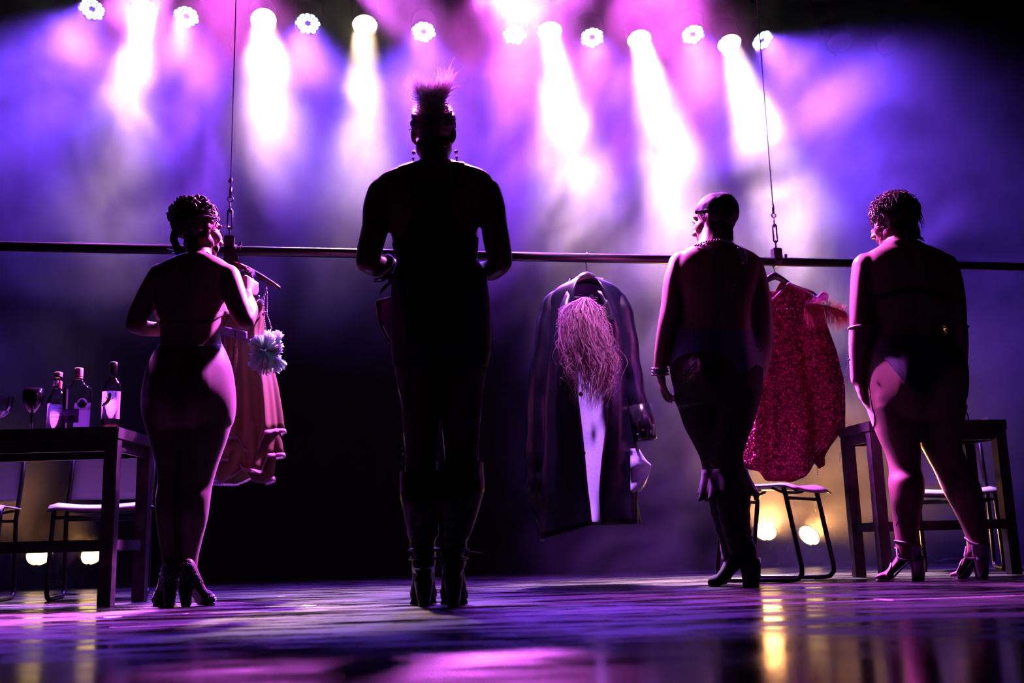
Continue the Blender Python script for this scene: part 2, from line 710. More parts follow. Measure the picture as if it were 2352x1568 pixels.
        for tri in T[sel]:
            poly = []
            for k in range(3):
                i, j = int(tri[k]), int(tri[(k + 1) % 3])
                if g[i] > 0:
                    poly.append(vi(i))
                if (g[i] > 0) != (g[j] > 0):
                    poly.append(ci(i, j))
            if len(poly) >= 3:
                faces.append(poly)
        me = bpy.data.meshes.new(name)
        me.from_pydata([tuple(v) for v in verts], [], faces)
        o = link(name, me, parent or self.o, m, True)
        sd_ = o.modifiers.new('thickness', 'SOLIDIFY')
        sd_.thickness = thick
        sd_.offset = -1
        if label:
            o['label'] = label
        return o


def smin(*a):
    r = a[0]
    for b_ in a[1:]:
        r = np.minimum(r, b_)
    return r


def rz(py, Y, px=1176):
    return at(px, py, Y).z


# ---- first performer: bare back, messy braided hair, shimmering tights, rhinestone shoes
f1 = Figure(4.29, 425, 1383)
f1.stack([(588, 452, 40, .062), (603, 446, 72, .075), (622, 442, 94, .088), (650, 440, 88, .100), (700, 435, 77, .105), (745, 437, 68, .098),
          (787, 438, 69, .098), (812, 437, 81, .108), (850, 435, 96, .122), (900, 434, 104, .135), (935, 434, 105, .135), (965, 434, 101, .120), (985, 434, 92, .100)], butt=(895, 62, .042), spine=.008)
f1.ball(490, 720, 0.075, .075, .070, .070)
f1.ball(395, 720, 0.075, .070, .070, .070)
f1.stack([(940, 383, 54, .110), (1000, 384, 41, .085), (1050, 389, 32, .070), (1098, 390, 25, .056), (1147, 387, 26.5, .058, -.012), (1185, 387, 25.5, .056, -.012),
          (1237, 389, 22, .046), (1270, 392, 19, .038), (1302, 392, 16, .034), (1330, 391, 16, .034)], 2.0)
f1.stack([(940, 480, 57, .115), (1000, 471, 51, .095), (1045, 463, 43, .080), (1082, 456, 38, .070), (1119, 450, 34.5, .062), (1147, 447, 33.5, .062, -.012),
          (1188, 444, 31, .060, -.012), (1229, 439, 26, .050), (1278, 434, 19.5, .040), (1306, 433, 18, .036), (1330, 432, 18, .036)], 2.0)
f1.limb([(372, 632, 0, 30), (345, 672, -.01, 27), (322, 715, -.02, 25), (310, 744, -.03, 21)], True)
f1.limb([(310, 746, -.03, 21), (335, 754, .07, 18.5), (385, 758, .17, 15)], True)
f1.hand(f1.P(385, 758, .17), (0.9, 0.35, 0.05), (0, -0.5, 0.8), .95, 0.9, 1)
f1.limb([(522, 636, 0, 31), (537, 672, -.02, 28), (552, 712, -.04, 26), (563, 736, -.05, 22)], True)
f1.limb([(565, 736, -.05, 21), (574, 712, .06, 19), (570, 690, .16, 15), (566, 676, .20, 13)], True)
f1.hand(f1.P(566, 676, .20), (0.10, 0.35, 0.55), (-0.6, 0.5, -0.1), .95, 1.0, -1)
f1.limb([(455, 600, .0, 33), (456, 575, .015, 29), (458, 548, .03, 29)])
f1.head(458, 527, 0.03, -42, -4, 0, 0.98)
f1_lh = f1.foot(atz(391, 0, 4.24), atz(372, 0, 4.41), 0.085)
f1_rh = f1.foot(atz(420, 0, 4.22), atz(487, 0, 4.32), 0.085)
p1 = f1.build('performer with bare back, braided dark hair, shimmering tights and rhinestone shoes beside the bottle table')

# ---- second performer: tall, fur crest, black racerback and knee boots
f2 = Figure(3.78, 1010, 1385)
f2.stack([(374, 1000, 40, .060), (386, 1000, 80, .075), (402, 998, 122, .090), (425, 998, 134, .102), (470, 997, 120, .115), (516, 997, 103, .112),
          (560, 1000, 97, .104), (600, 1004, 91, .100), (622, 1008, 101, .108), (660, 1010, 108, .122), (715, 1012, 112, .135), (775, 1014, 113, .140), (815, 1013, 109, .128), (840, 1012, 100, .105)], butt=(755, 70, .042), spine=.008)
f2.stack([(800, 957, 56, .105), (864, 959, 48, .088), (919, 966, 44, .078), (988, 968, 40, .068), (1038, 968, 36, .060), (1084, 967, 36, .058), (1130, 968, 40, .064, -.01), (1180, 970, 36, .058, -.01), (1240, 972, 26, .042), (1275, 973, 22, .036), (1300, 973, 21, .036)], 2.0)
f2.stack([(800, 1068, 58, .108), (864, 1062, 52, .090), (919, 1059, 47, .080), (978, 1059, 42, .070), (1038, 1060, 38, .062), (1075, 1060, 37, .060), (1120, 1060, 42, .066, -.03), (1180, 1052, 37, .060, -.03), (1235, 1044, 27, .044, -.02), (1270, 1041, 23, .038, -.02), (1300, 1041, 22, .036, -.02)], 2.0)
f2.limb([(880, 444, 0, 37), (868, 475, -.01, 34), (862, 520, -.02, 31), (850, 570, -.03, 30), (843, 598, -.03, 27)], True)
f2.limb([(843, 600, -.03, 27), (868, 612, .05, 25), (892, 610, .13, 19), (930, 620, .22, 16)], True)
f2.hand(f2.P(930, 620, .22), (0.8, 0.5, 0.0), (0, -0.3, 0.8), 1.0, 0.9, 1)
f2.limb([(1114, 442, 0, 37), (1127, 475, -.01, 34), (1135, 520, -.02, 31), (1144, 570, -.03, 31), (1150, 600, -.03, 28)], True)
f2.limb([(1150, 602, -.03, 28), (1128, 620, .05, 25), (1100, 622, .13, 19), (1070, 628, .22, 16)], True)
f2.hand(f2.P(1070, 628, .22), (-0.8, 0.5, 0.0), (0, -0.3, 0.8), 1.0, 0.9, -1)
f2.limb([(1000, 385, -.01, 38), (998, 362, .0, 35), (997, 335, .015, 36)])
f2.head(996, 305, 0.02, 0, -3, 0, 0.98)
f2_lh = f2.foot(atz(974, 0, 3.80), atz(972, 0, 3.98), 0.10)
f2_rh = f2.foot(atz(1041, 0, 3.72), atz(1044, 0, 3.90), 0.10)
p2 = f2.build('tallest performer at centre stage with a furry crest, black racerback top and knee-high boots', m=m_skin_deep)

# ---- third performer: tied headscarf, pearl ropes, violet brief, fishnets and heeled boots
f3 = Figure(4.85, 1675, 1340)
f3.stack([(562, 1641, 42, .066), (574, 1640, 68, .082), (592, 1643, 96, .100), (622, 1645, 106, .118), (670, 1646, 98, .128), (716, 1646, 83, .130), (750, 1643, 83, .130),
          (780, 1640, 88, .138), (810, 1642, 99, .150), (840, 1644, 104, .160), (885, 1648, 101, .165), (912, 1649, 98, .155), (935, 1648, 88, .125)], butt=(868, 62, .055), spine=.010)
f3.ball(1585, 690, 0.10, .10, .09, .09)
f3.ball(1700, 690, 0.10, .10, .09, .09)
f3.stack([(905, 1604, 54, .140, .02), (945, 1613, 50, .125, .03), (980, 1620, 45, .110, .03), (1045, 1645, 37, .085, .04), (1095, 1652, 33, .075, .04), (1150, 1665, 32, .072, .03), (1200, 1672, 28, .060, .04), (1250, 1678, 20, .046, .05), (1285, 1682, 18, .042, .05)], 2.0)
f3.stack([(905, 1691, 57, .140, -.02), (945, 1686, 51, .125, -.03), (980, 1680, 46, .110, -.03), (1045, 1668, 37, .085, -.04), (1095, 1674, 35, .078, -.04), (1150, 1684, 33, .075, -.05), (1200, 1688, 29, .062, -.04), (1250, 1699, 24, .050, -.03), (1285, 1706, 22, .046, -.03)], 2.0)
f3.limb([(1566, 606, 0, 31), (1552, 650, -.01, 29), (1545, 700, -.02, 27), (1535, 745, -.02, 24), (1526, 790, .0, 21), (1518, 830, .02, 16.5), (1516, 850, .03, 15)], True)
f3.hand(f3.P(1516, 848, .03), (0.10, 0.02, -1.0), (1.0, 0.10, 0.1), 1.0, 0.36, -1)
f3.limb([(1722, 612, 0, 32), (1735, 655, -.01, 30), (1745, 705, -.01, 28), (1750, 750, .02, 26), (1752, 790, .06, 23), (1750, 835, .13, 18), (1744, 862, .17, 15)], True)
f3.hand(f3.P(1744, 862, .17), (-0.2, 0.1, -1.0), (-1.0, -0.1, 0.1), 1.0, 0.4, 1)
f3.limb([(1640, 578, -.01, 42), (1642, 556, .0, 38), (1644, 532, .01, 36)])
f3.head(1642, 505, 0.01, 52, -6, 0, 1.06)
f3_rh = f3.foot(atz(1735, 0, 4.80), atz(1628, 0, 4.86), 0.105)
f3_lh = f3.foot(atz(1718, 0, 4.93), atz(1640, 0, 5.02), 0.105)
p3 = f3.build('performer in a tied headscarf with bead ropes, violet brief, fishnet tights and heeled boots')

# ---- fourth performer: cropped curls, dark brief, gloves, block-heel sandals
f4 = Figure(4.9, 2140, 1325)
f4.stack([(556, 2067, 38, .064), (568, 2070, 58, .080), (584, 2075, 90, .100), (610, 2079, 107, .118), (650, 2082, 105, .128), (700, 2085, 92, .132), (745, 2083, 82, .130), (765, 2082, 81, .130),
          (790, 2090, 94, .140), (830, 2102, 111, .155), (870, 2105, 115, .165), (915, 2105, 112, .160), (945, 2104, 104, .145), (970, 2104, 92, .115)], butt=(878, 62, .060), spine=.010)
f4.ball(2025, 690, 0.10, .095, .09, .09)
f4.ball(2145, 690, 0.10, .095, .09, .09)
f4.stack([(935, 2052, 56, .135), (991, 2062, 47, .110), (1045, 2075, 37.5, .086), (1079, 2079, 35, .076), (1106, 2082, 40, .080, -.015), (1144, 2083, 37, .076, -.015), (1183, 2082, 31.5, .064), (1232, 2083, 26, .052), (1262, 2084, 24, .048), (1285, 2092, 20, .042)], 2.0)
f4.stack([(935, 2160, 57, .135), (1007, 2159, 45.5, .108), (1045, 2171, 41, .090), (1079, 2190, 42, .082), (1125, 2210, 42, .082, -.015), (1175, 2228, 33.5, .066), (1232, 2244, 24, .050), (1258, 2246, 23, .047), (1285, 2250, 19, .042)], 2.0)
f4.limb([(1990, 612, 0, 33), (1984, 650, -.01, 30), (1979, 700, -.02, 27), (1977, 745, -.02, 25), (1973, 790, .0, 22), (1970, 835, .02, 17), (1969, 872, .03, 13.5)], True)
f4.hand(f4.P(1969, 870, .03), (0.20, 0.02, -1.0), (1.0, -0.35, 0.2), 1.0, 0.30, -1, 0.02)
f4.limb([(2165, 612, 0, 34), (2180, 650, -.01, 31), (2190, 700, -.02, 28), (2195, 745, -.01, 25), (2200, 790, .03, 22), (2203, 835, .07, 17), (2202, 870, .09, 14)], True)
f4.hand(f4.P(2202, 868, .09), (-0.05, 0.05, -1.0), (-1.0, -0.2, 0.1), 1.0, 0.35, 1)
f4.limb([(2068, 575, -.01, 40), (2066, 553, .005, 34), (2062, 530, .02, 34)])
f4.head(2052, 508, 0.02, 46, -10, 0, 1.05)
f4_lh = f4.foot(atz(2120, 0, 4.88), atz(2012, 0, 4.94), 0.095, 0.047, True)
f4_rh = f4.foot(atz(2262, 0, 4.88), atz(2194, 0, 4.98), 0.095, 0.047, True)
p4 = f4.build('performer with cropped curly hair, dark brief and long gloves, in block-heel sandals')

# ------------------------------------------------------------------ clothing, shoes, hair and jewellery of the performers
m_tights = mat('shimmer_tights', (0.09, 0.042, 0.05), 0.38, spec=0.45, sheen=0.15)
add_bump(m_tights, 260, 0.1, 0.002)
m_bra = mat('dusky_bra_cloth', (0.16, 0.08, 0.08), 0.6)
m_violet = add_bump(mat('violet_satin', (0.10, 0.07, 0.30), 0.42, spec=0.5, sheen=0.3), 120, 0.25, 0.004)
m_navy = add_bump(mat('dark_navy_brief', (0.015, 0.015, 0.05), 0.5), 200, 0.2, 0.003)
m_glove = mat('flesh_satin_glove', (0.45, 0.25, 0.24), 0.33, spec=0.5, sheen=0.3)
m_leather = mat('black_patent_leather', (0.008, 0.007, 0.010), 0.22, spec=0.6)
m_suede = add_bump(mat('black_suede', (0.016, 0.011, 0.022), 0.75, spec=0.2, sheen=0.5), 260, 0.3, 0.003)
m_silver_leather = mat('silver_leather', (0.42, 0.36, 0.42), 0.35, metal=0.6)
m_net = mat('black_net_thread', (0.010, 0.008, 0.010), 0.6)
m_pearl = mat('smoky_pearl', (0.45, 0.36, 0.42), 0.18, metal=0.35)
m_stone = mat('rhinestone', (0.55, 0.5, 0.8), 0.08, metal=0.9)
m_silver = mat('silver', (0.6, 0.56, 0.6), 0.2, metal=1.0)
m_sole = mat('black_sole', (0.01, 0.01, 0.01), 0.5)


def fur_mat(name, color, trans=0.5, rough=0.5):
    """hair that lets back light through"""
    m = bpy.data.materials.new(name)
    m.use_nodes = True
    nt = m.node_tree
    N, L = nt.nodes, nt.links
    b = N['Principled BSDF']
    b.inputs['Base Color'].default_value = (*color, 1)
    b.inputs['Roughness'].default_value = rough
    b.inputs['Specular IOR Level'].default_value = 0.6
    t = N.new('ShaderNodeBsdfTranslucent')
    t.inputs['Color'].default_value = (*color, 1)
    mx = N.new('ShaderNodeMixShader')
    mx.inputs[0].default_value = trans
    L.new(b.outputs[0], mx.inputs[1])
    L.new(t.outputs[0], mx.inputs[2])
    L.new(mx.outputs[0], N['Material Output'].inputs['Surface'])
    return m


m_fly = fur_mat('fine_hair', (0.22, 0.13, 0.12), 0.4, 0.35)
m_fur = fur_mat('pale_fur', (0.78, 0.62, 0.68), 0.6, 0.5)


def strand(bm, pts, r0, r1=None, n=3):
    k = len(pts)
    r1 = r0 * 0.25 if r1 is None else r1
    bm_tube(bm, pts, [r0 + (r1 - r0) * i / (k - 1) for i in range(k)], n, cap=False)


def foot_coords(f, info):
    h0, fd, sd, L = info
    d = f.V - np.array(h0)
    return (d @ np.array(fd)) / L, d @ np.array(sd), f.V[:, 2]


def sole_and_heel(f, info, hh, parent, m_s, m_h, top=0.030, bot=0.022, w=0.046, back=0.0, heel_t=0.10, depth=1.0, platform=0.0):
    """curved sole under the foot and a tapering heel standing on the floor"""
    h0, fd, sd, L = info
    b = bmesh.new()
    rings = []
    for t, zb, hw in ((-0.06, hh + 0.010, 0.35), (0.0, hh + 0.012, 0.62), (0.14, hh + 0.008, 0.70), (0.26, hh * 0.86 + 0.004, 0.66), (0.45, hh * 0.52 + 0.004, 0.68),
                      (0.62, hh * 0.17 + 0.006, 0.92), (0.74, 0.009, 1.02), (0.90, 0.009, 0.88), (1.0, 0.010, 0.5)):
        c = h0 + fd * (t * L)
        hw2 = hw * w
        z0 = max(zb - 0.007, 0.001)
        rings.append([c + sd * hw2 + Vector((0, 0, zb)), c - sd * hw2 + Vector((0, 0, zb)), c - sd * hw2 + Vector((0, 0, z0)), c + sd * hw2 + Vector((0, 0, z0))])
    bm_rings(b, rings)
    f.child('sole', b, m_s, False, parent)
    b = bmesh.new()
    rings = []
    for q, r, sh in ((1.0, top, 0.0), (0.75, top * 0.86 + bot * 0.14, -0.003), (0.4, top * 0.4 + bot * 0.6, -0.004), (0.0, bot, back)):
        c = h0 + fd * (heel_t * L + sh) + Vector((0, 0, 0.001 + (hh + 0.012) * q))
        rings.append([c + (fd * math.cos(2 * math.pi * j / 16) * r * depth + sd * math.sin(2 * math.pi * j / 16) * r) + (Vector((0, 0, -0.06 * hh * math.cos(2 * math.pi * j / 16))) if q == 1.0 else Vector()) for j in range(16)])
    bm_rings(b, list(reversed(rings)))
    f.child('heel', b, m_h, True, parent)


def beads(bm, pts, r, step):
    """string of beads along a path"""
    acc = 0.0
    last = pts[0]
    bm_sphere(bm, last, r, 1)
    for p in pts[1:]:
        d = (p - last).length
        while acc + d >= step:
            t = (step - acc) / d
            last = last.lerp(p, t)
            bm_sphere(bm, last, r * random.uniform(0.85, 1.1), 1)
            d = (p - last).length
            acc = 0.0
        acc += d
        last = p


def on_body(f, pts, off=0.006):
    """drop a path onto the body surface"""
    from mathutils.bvhtree import BVHTree
    if not hasattr(f, 'bvh'):
        f.bvh = BVHTree.FromPolygons([tuple(v) for v in f.V], [tuple(int(i) for i in t) for t in f.T])
    res = []
    for p in pts:
        loc, nrm, i, d = f.bvh.find_nearest(p)
        res.append(loc + nrm * off)
    return res


def back_path(f, pxs, off=0.006, k=8):
    """photo points laid on the side of the body that faces the viewer"""
    from mathutils.bvhtree import BVHTree
    on_body(f, [f.base])
    res = []
    for (px, py) in smooth_path([Vector((a, b_, 0)) for a, b_ in pxs], k) and [(v.x, v.y) for v in smooth_path([Vector((a, b_, 0)) for a, b_ in pxs], k)]:
        d = ray(px, py).normalized()
        loc, nrm, i, dist = f.bvh.ray_cast(CAM, d)
        if loc is None:
            loc = f.P(px, py)
            nrm = -d
        res.append(loc + nrm * off)
    return res


def wavy_cap(f, name, m, g, off, amp, freq, label=None):
    """cap of hair or cloth on the head, lumpy"""
    nz_ = np.array([noise.noise(Vector(v) * freq) for v in f.V[g > -0.02]]) if (g > -0.02).any() else np.zeros(0)
    offs = np.full(len(g), off)
    offs[g > -0.02] += amp * nz_
    return f.garment(name, g, offs[:, None], m, 0.004, label)


def head_local(f):
    R3 = np.array(f.hr.transposed())
    return ((f.V - np.array(f.hc)) @ R3.T) / f.hs


def hair_mask(f, nape=-0.085):
    """positive where hair grows: hairline over the forehead, in front of and behind the ears, down to the nape"""
    loc = head_local(f)
    fl_ = np.interp(loc[:, 2], [-0.10, -0.04, -0.02, 0.0, 0.03, 0.06, 0.09, 0.2], [-0.050, -0.040, -0.022, 0.002, 0.030, 0.060, 0.110, 0.25])
    g = smin(fl_ - loc[:, 1], loc[:, 2] - nape, 0.16 - np.linalg.norm(loc, axis=1))
    for sx in (-1, 1):
        q = (loc - np.array([sx * 0.086, -0.002, -0.012])) * np.array([0.7, 1.0, 0.72])
        g = smin(g, np.linalg.norm(q, axis=1) - 0.024)
    return g


def hair_strands(f, name, m, g, n, target, length, r, lift, seed=1, curl=0.0, stray=0.25, k=8):
    """combed strands that start on the scalp and follow it towards a target point (head space)"""
    on_body(f, [f.base])
    rs_ = random.Random(seed)
    idx = np.where(g > 0.002)[0]
    tg = f.hp(*target)
    b = bmesh.new()
    for q in range(n):
        i = int(idx[rs_.randrange(len(idx))])
        p = Vector(f.V[i])
        nn = Vector(f.N[i])
        L_ = length * rs_.uniform(0.6, 1.2)
        st = L_ / k
        wob = Vector((rs_.gauss(0, stray), rs_.gauss(0, stray), rs_.gauss(0, stray)))
        h = lift * rs_.uniform(0.5, 1.15)
        ph = rs_.uniform(0, 6.28)
        pts = []
        for s_ in range(k + 1):
            loc_, nn, _, _ = f.bvh.find_nearest(p)
            hh = h * min(1.0, 0.25 + s_ / 3.0) * (1.0 if s_ < k - 1 else 0.8)
            dirv = (tg - loc_)
            if dirv.length < 0.02:
                break
            dirv = dirv.normalized() + wob
            dirv = (dirv - nn * dirv.dot(nn)).normalized()
            sidev = nn.cross(dirv)
            pts.append(loc_ + nn * hh + (sidev * math.cos(ph + s_ * 1.5) + nn * math.sin(ph + s_ * 1.5)) * curl)
            p = loc_ + dirv * st
        if len(pts) > 2:
            kk = len(pts)
            bm_tube(b, pts, [r * (0.5 + 0.5 * math.sin(math.pi * (j + 0.6) / kk)) for j in range(kk)], 4, cap=False)
    return f.child(name, b, m, True)


# ================= first performer
dA = f1.DA
g = smin(f1.PY - (793 - 0.00035 * (f1.PX - 438) ** 2), 1338 - f1.PY, (dA - 0.010) * 500)
f1.garment('tights', g, 0.0025, m_tights, label='shimmering high-waisted tights')
yc = f1.V[:, 1] - f1.Y
band = 4.5 - np.abs(f1.PY - (742 - np.clip((f1.PX - 470) * 0.55, 0, 24)))
cups = smin((yc - 0.055) * 400, f1.PY - 688, 750 - f1.PY)
g = smin(np.maximum(band, cups), (dA - 0.006) * 500)
f1.garment('bra', g, 0.0035, m_bra)
for info, side in ((f1_lh, 0), (f1_rh, 1)):
    t, s_, z = foot_coords(f1, info)
    other = np.abs(s_) < 0.055
    ztop = np.interp(t, [-0.2, 0.12, 0.3, 0.5, 0.66, 0.74, 1.2], [0.175, 0.165, 0.125, 0.075, 0.045, 0.075, 0.08])
    g = smin((ztop - z) * 300, (0.055 - np.abs(s_)) * 300, (t + 0.3) * 100, (1.2 - t) * 100)
    if side == 0:
        g = smin(g, (409 - f1.PX))
    else:
        g = smin(g, (f1.PX - 408))
    sh = f1.garment('shoe', g, 0.005, m_suede, label='black court shoe covered in rhinestones')
    sole_and_heel(f1, info, 0.085, sh, m_sole, m_suede, 0.030, 0.017, 0.044)
    # rhinestones set all over upper and heel
    b = bmesh.new()
    idx = np.where(g > 0)[0]
    rs = np.random.RandomState(3 + side)
    for i in rs.choice(idx, min(420, len(idx)), replace=False):
        p = Vector(f1.V[i] + f1.N[i] * 0.0065)
        bmesh.ops.create_icosphere(b, subdivisions=1, radius=rs.uniform(0.0020, 0.0036), matrix=Matrix.Translation(p))
    h0, fd, sd, L = info
    for i in range(150):
        a = rs.uniform(0, 6.28)
        q = rs.uniform(0.02, 0.95)
        r = 0.018 + 0.013 * q ** 2
        p = h0 + fd * (0.10 * L + math.cos(a) * r) + sd * math.sin(a) * r + Vector((0, 0, 0.096 * q))
        bmesh.ops.create_icosphere(b, subdivisions=1, radius=rs.uniform(0.0020, 0.0036), matrix=Matrix.Translation(p))
    st = f1.child('rhinestones', b, m_stone, False, sh)
    st['kind'] = 'stuff'
    # ankle strap
    b = bmesh.new()
    an = f1.P(391 if side == 0 else 433, 1308)
    loop = []
    for i in range(20):
        a = 2 * math.pi * i / 20
        v = an + Vector((math.cos(a) * 0.036, math.sin(a) * 0.036, -0.012 + 0.018 * math.sin(a + (2.5 if side else 0))))
        loop.append(v)
    bm_tube(b, on_body(f1, loop, 0.004), 0.0045, 6, closed=True)
    f1.child('ankle_strap', b, m_leather, True, sh)
# hair: gathered up, loose and frizzy, with a short braid at the nape
hm = hair_mask(f1)
wavy_cap(f1, 'hair', m_hair_dark, hm * 10, 0.010, 0.006, 38)
hair_strands(f1, 'combed_hair', m_hair_dark, hm, 700, (0.0, -0.105, 0.065), 0.13, 0.0026, 0.020, 2, 0.003, 0.3)
b = bmesh.new()
for i in range(90):
    a = random.uniform(0, 6.28)
    u = Vector((math.cos(a) * random.uniform(.1, .8), -0.45 + random.uniform(-0.5, 0.5), random.uniform(0.1, 1.0)))
    u.normalize()
    p = f1.hp(0, -0.015, 0.03) + f1.hr @ Vector((u.x * 0.092, u.y * 0.114, u.z * 0.101))
    ax = Vector((random.gauss(0, 1), random.gauss(0, 1), random.gauss(0, 1))).normalized()
    s0 = ax.cross(u).normalized()
    pts = [p + f1.hr @ (u * 0.012 * math.sin(q * 0.8) + s0 * (q - 4) * 0.009 + ax * 0.008 * math.sin(q * 1.1 + i)) for q in range(9)]
    bm_tube(b, pts, [0.002, 0.004, 0.0055, 0.006, 0.006, 0.006, 0.0055, 0.004, 0.002], 6)
f1.child('hair_waves', b, m_hair_dark, True)
b = bmesh.new()
for i in range(420):
    a, e_ = random.uniform(0, 6.28), random.uniform(-0.5, 1.2)
    u = Vector((math.cos(a) * math.cos(e_), math.sin(a) * math.cos(e_) - 0.2, math.sin(e_))).normalized()
    p = f1.hp(0, -0.015, 0.025) + f1.hr @ Vector((u.x * 0.085, u.y * 0.104, u.z * 0.094))
    L_ = random.uniform(0.008, 0.038)
    cv = Vector((random.gauss(0, .5), random.gauss(0, .5), random.gauss(0.1, .4)))
    pts = [p + (f1.hr @ u) * L_ * q + cv * L_ * q * q * 0.8 for q in (0, .35, .7, 1.0)]
    strand(b, pts, 0.0005)
fl = f1.child('flyaway_hair', b, m_fly, True)
fl['kind'] = 'stuff'
b = bmesh.new()
bp = smooth_path([f1.P(404, 528, -.03), f1.P(399, 548, -.05), f1.P(404, 562, -.06), f1.P(411, 578, -.07)], 8)
for k in range(3):
    pts = [p + Vector((math.cos(i * 0.75 + k * 2.09) * 0.009, math.sin(i * 0.75 + k * 2.09) * 0.007, 0)) for i, p in enumerate(bp)]
    bm_tube(b, pts, 0.009, 7)
for i in range(60):
    p = bp[-1] + Vector((random.gauss(0, .005), random.gauss(0, .005), 0.01))
    dv = Vector((random.uniform(-0.045, 0.02), random.gauss(0, 0.012), random.uniform(-0.03, 0.012)))
    strand(b, [p, p + dv * 0.5 + Vector((0, 0, -0.008)), p + dv], 0.0012)
f1.child('braid', b, m_hair_dark, True)
b = bmesh.new()
ep = f1.P(495, 548, 0.0)
bm_tube(b, [ep, f1.P(496, 562, 0)], 0.0012, 5)
bm_sphere(b, f1.P(496, 572, 0), 0.011, 2, (1, 0.4, 1.7))
f1.child('earring', b, m_silver, True)

# ================= second performer
PX, PY, dA = f2.PX, f2.PY, f2.DA
le = np.interp(PY, [370, 385, 420, 460, 500, 535, 560, 640], [905, 916, 938, 948, 945, 930, 900, 800])
re_ = np.interp(PY, [370, 385, 420, 460, 500, 530, 548, 640], [1070, 1062, 1046, 1036, 1040, 1056, 1105, 1300])
neck = PY - (412 - 0.022 * (PX - 1000) ** 2 * np.where(np.abs(PX - 1000) > 40, 1, 0.25) * 0.3)
g = smin(PY - 373, PX - le, re_ - PX, np.maximum(neck, (np.abs(PX - 1000) - 42) * 1.0), 606 - PY, np.maximum((dA - 0.004) * 400, (470 - PY) * 0.2))
f2.garment('racerback_top', g, 0.004, m_black_cloth, label='black racerback top')
g = smin(PY - 600, 842 - PY + 0.0012 * (PX - 1012) ** 2 * 0, (dA - 0.008) * 500)
f2.garment('high_waisted_shorts', g, 0.005, m_black_cloth, label='black high-waisted shorts')


def netting(f, name, rows_l, py0, py1, turns, nh, r=0.0010, dy=0.0):
    """fishnet: two families of helical threads laid on a leg"""
    b = bmesh.new()
    pys = [q[0] for q in rows_l]
    for fam in (-1, 1):
        for h in range(nh):
            pts = []
            ns = 70
            for i in range(ns + 1):
                t = i / ns
                py = py0 + (py1 - py0) * t
                c = interp(py, pys, [q[1] for q in rows_l])
                hw = interp(py, pys, [q[2] for q in rows_l])
                dp = interp(py, pys, [q[3] for q in rows_l])
                y = interp(py, pys, [q[4] if len(q) > 4 else 0.0 for q in rows_l])
                p = f.P(c, py, y)
                a = 2 * math.pi * (h / nh + fam * turns * t)
                pts.append(p + Vector((math.cos(a) * hw * mpp(p) * 1.0, math.sin(a) * dp, 0)))
            q = on_body(f, pts, 0.002)
            bm_tube(b, q, r, 3, cap=False)
    return f.child(name, b, m_net, False)


f2_L = [(830, 957, 55, .10), (919, 966, 44, .078), (1038, 968, 36, .060), (1100, 967, 36, .058)]
f2_R = [(830, 1066, 57, .10), (919, 1059, 47, .080), (1038, 1060, 38, .062), (1100, 1060, 37, .060)]
netting(f2, 'fishnet_stocking', f2_L, 840, 1095, 1.6, 26, 0.0013)
netting(f2, 'fishnet_stocking', f2_R, 840, 1075, 1.6, 26, 0.0013)
for info, side in ((f2_lh, 0), (f2_rh, 1)):
    top = 1083 if side == 0 else 1062
    wr = np.array([noise.noise(Vector((v[0] * 22, v[1] * 22, v[2] * 34))) for v in f2.V])
    off = np.interp(PY, [1050, 1090, 1180, 1230, 1300, 1340], [0.022, 0.020, 0.012, 0.010, 0.010, 0.007]) + wr * np.interp(PY, [1180, 1240, 1290, 1330], [0.001, 0.008, 0.007, 0.001])
    edge = np.interp(PY, [1050, 1100, 1400], [1009, 1008, 1007])
    sidecut = (edge - PX) if side == 0 else (PX - edge)
    g = smin(PY - top, sidecut)
    bt = f2.garment('knee_boot', g, off[:, None], m_leather, 0.005, label='black patent knee-high boot')
    sole_and_heel(f2, info, 0.10, bt, m_sole, m_leather, 0.036, 0.021, 0.048)
    b = bmesh.new()
    for py in (1262, 1282):
        c = f2.P(973 if side == 0 else 1041, py, 0 if side == 0 else -.02)
        loop = on_body(f2, [c + Vector((math.cos(2 * math.pi * i / 24) * 0.06, math.sin(2 * math.pi * i / 24) * 0.06, 0)) for i in range(24)], 0.016)
        bm_tube(b, loop, 0.005, 6, closed=True)
    sx = -1 if side == 0 else 1
    c = f2.P(940 if side == 0 else 1073, 1270)
    bm_box(b, c, (0.010, 0.026, 0.030), bevel=0.002)
    f2.child('buckled_strap', b, m_leather, True, bt)
    if side == 1:
        b = bmesh.new()
        bm_tube(b, smooth_path([f2.P(1076, 1268), f2.P(1095, 1269), f2.P(1110, 1273), f2.P(1117, 1284)], 5), 0.003, 6)
        f2.child('loose_strap_end', b, m_leather, True, bt)
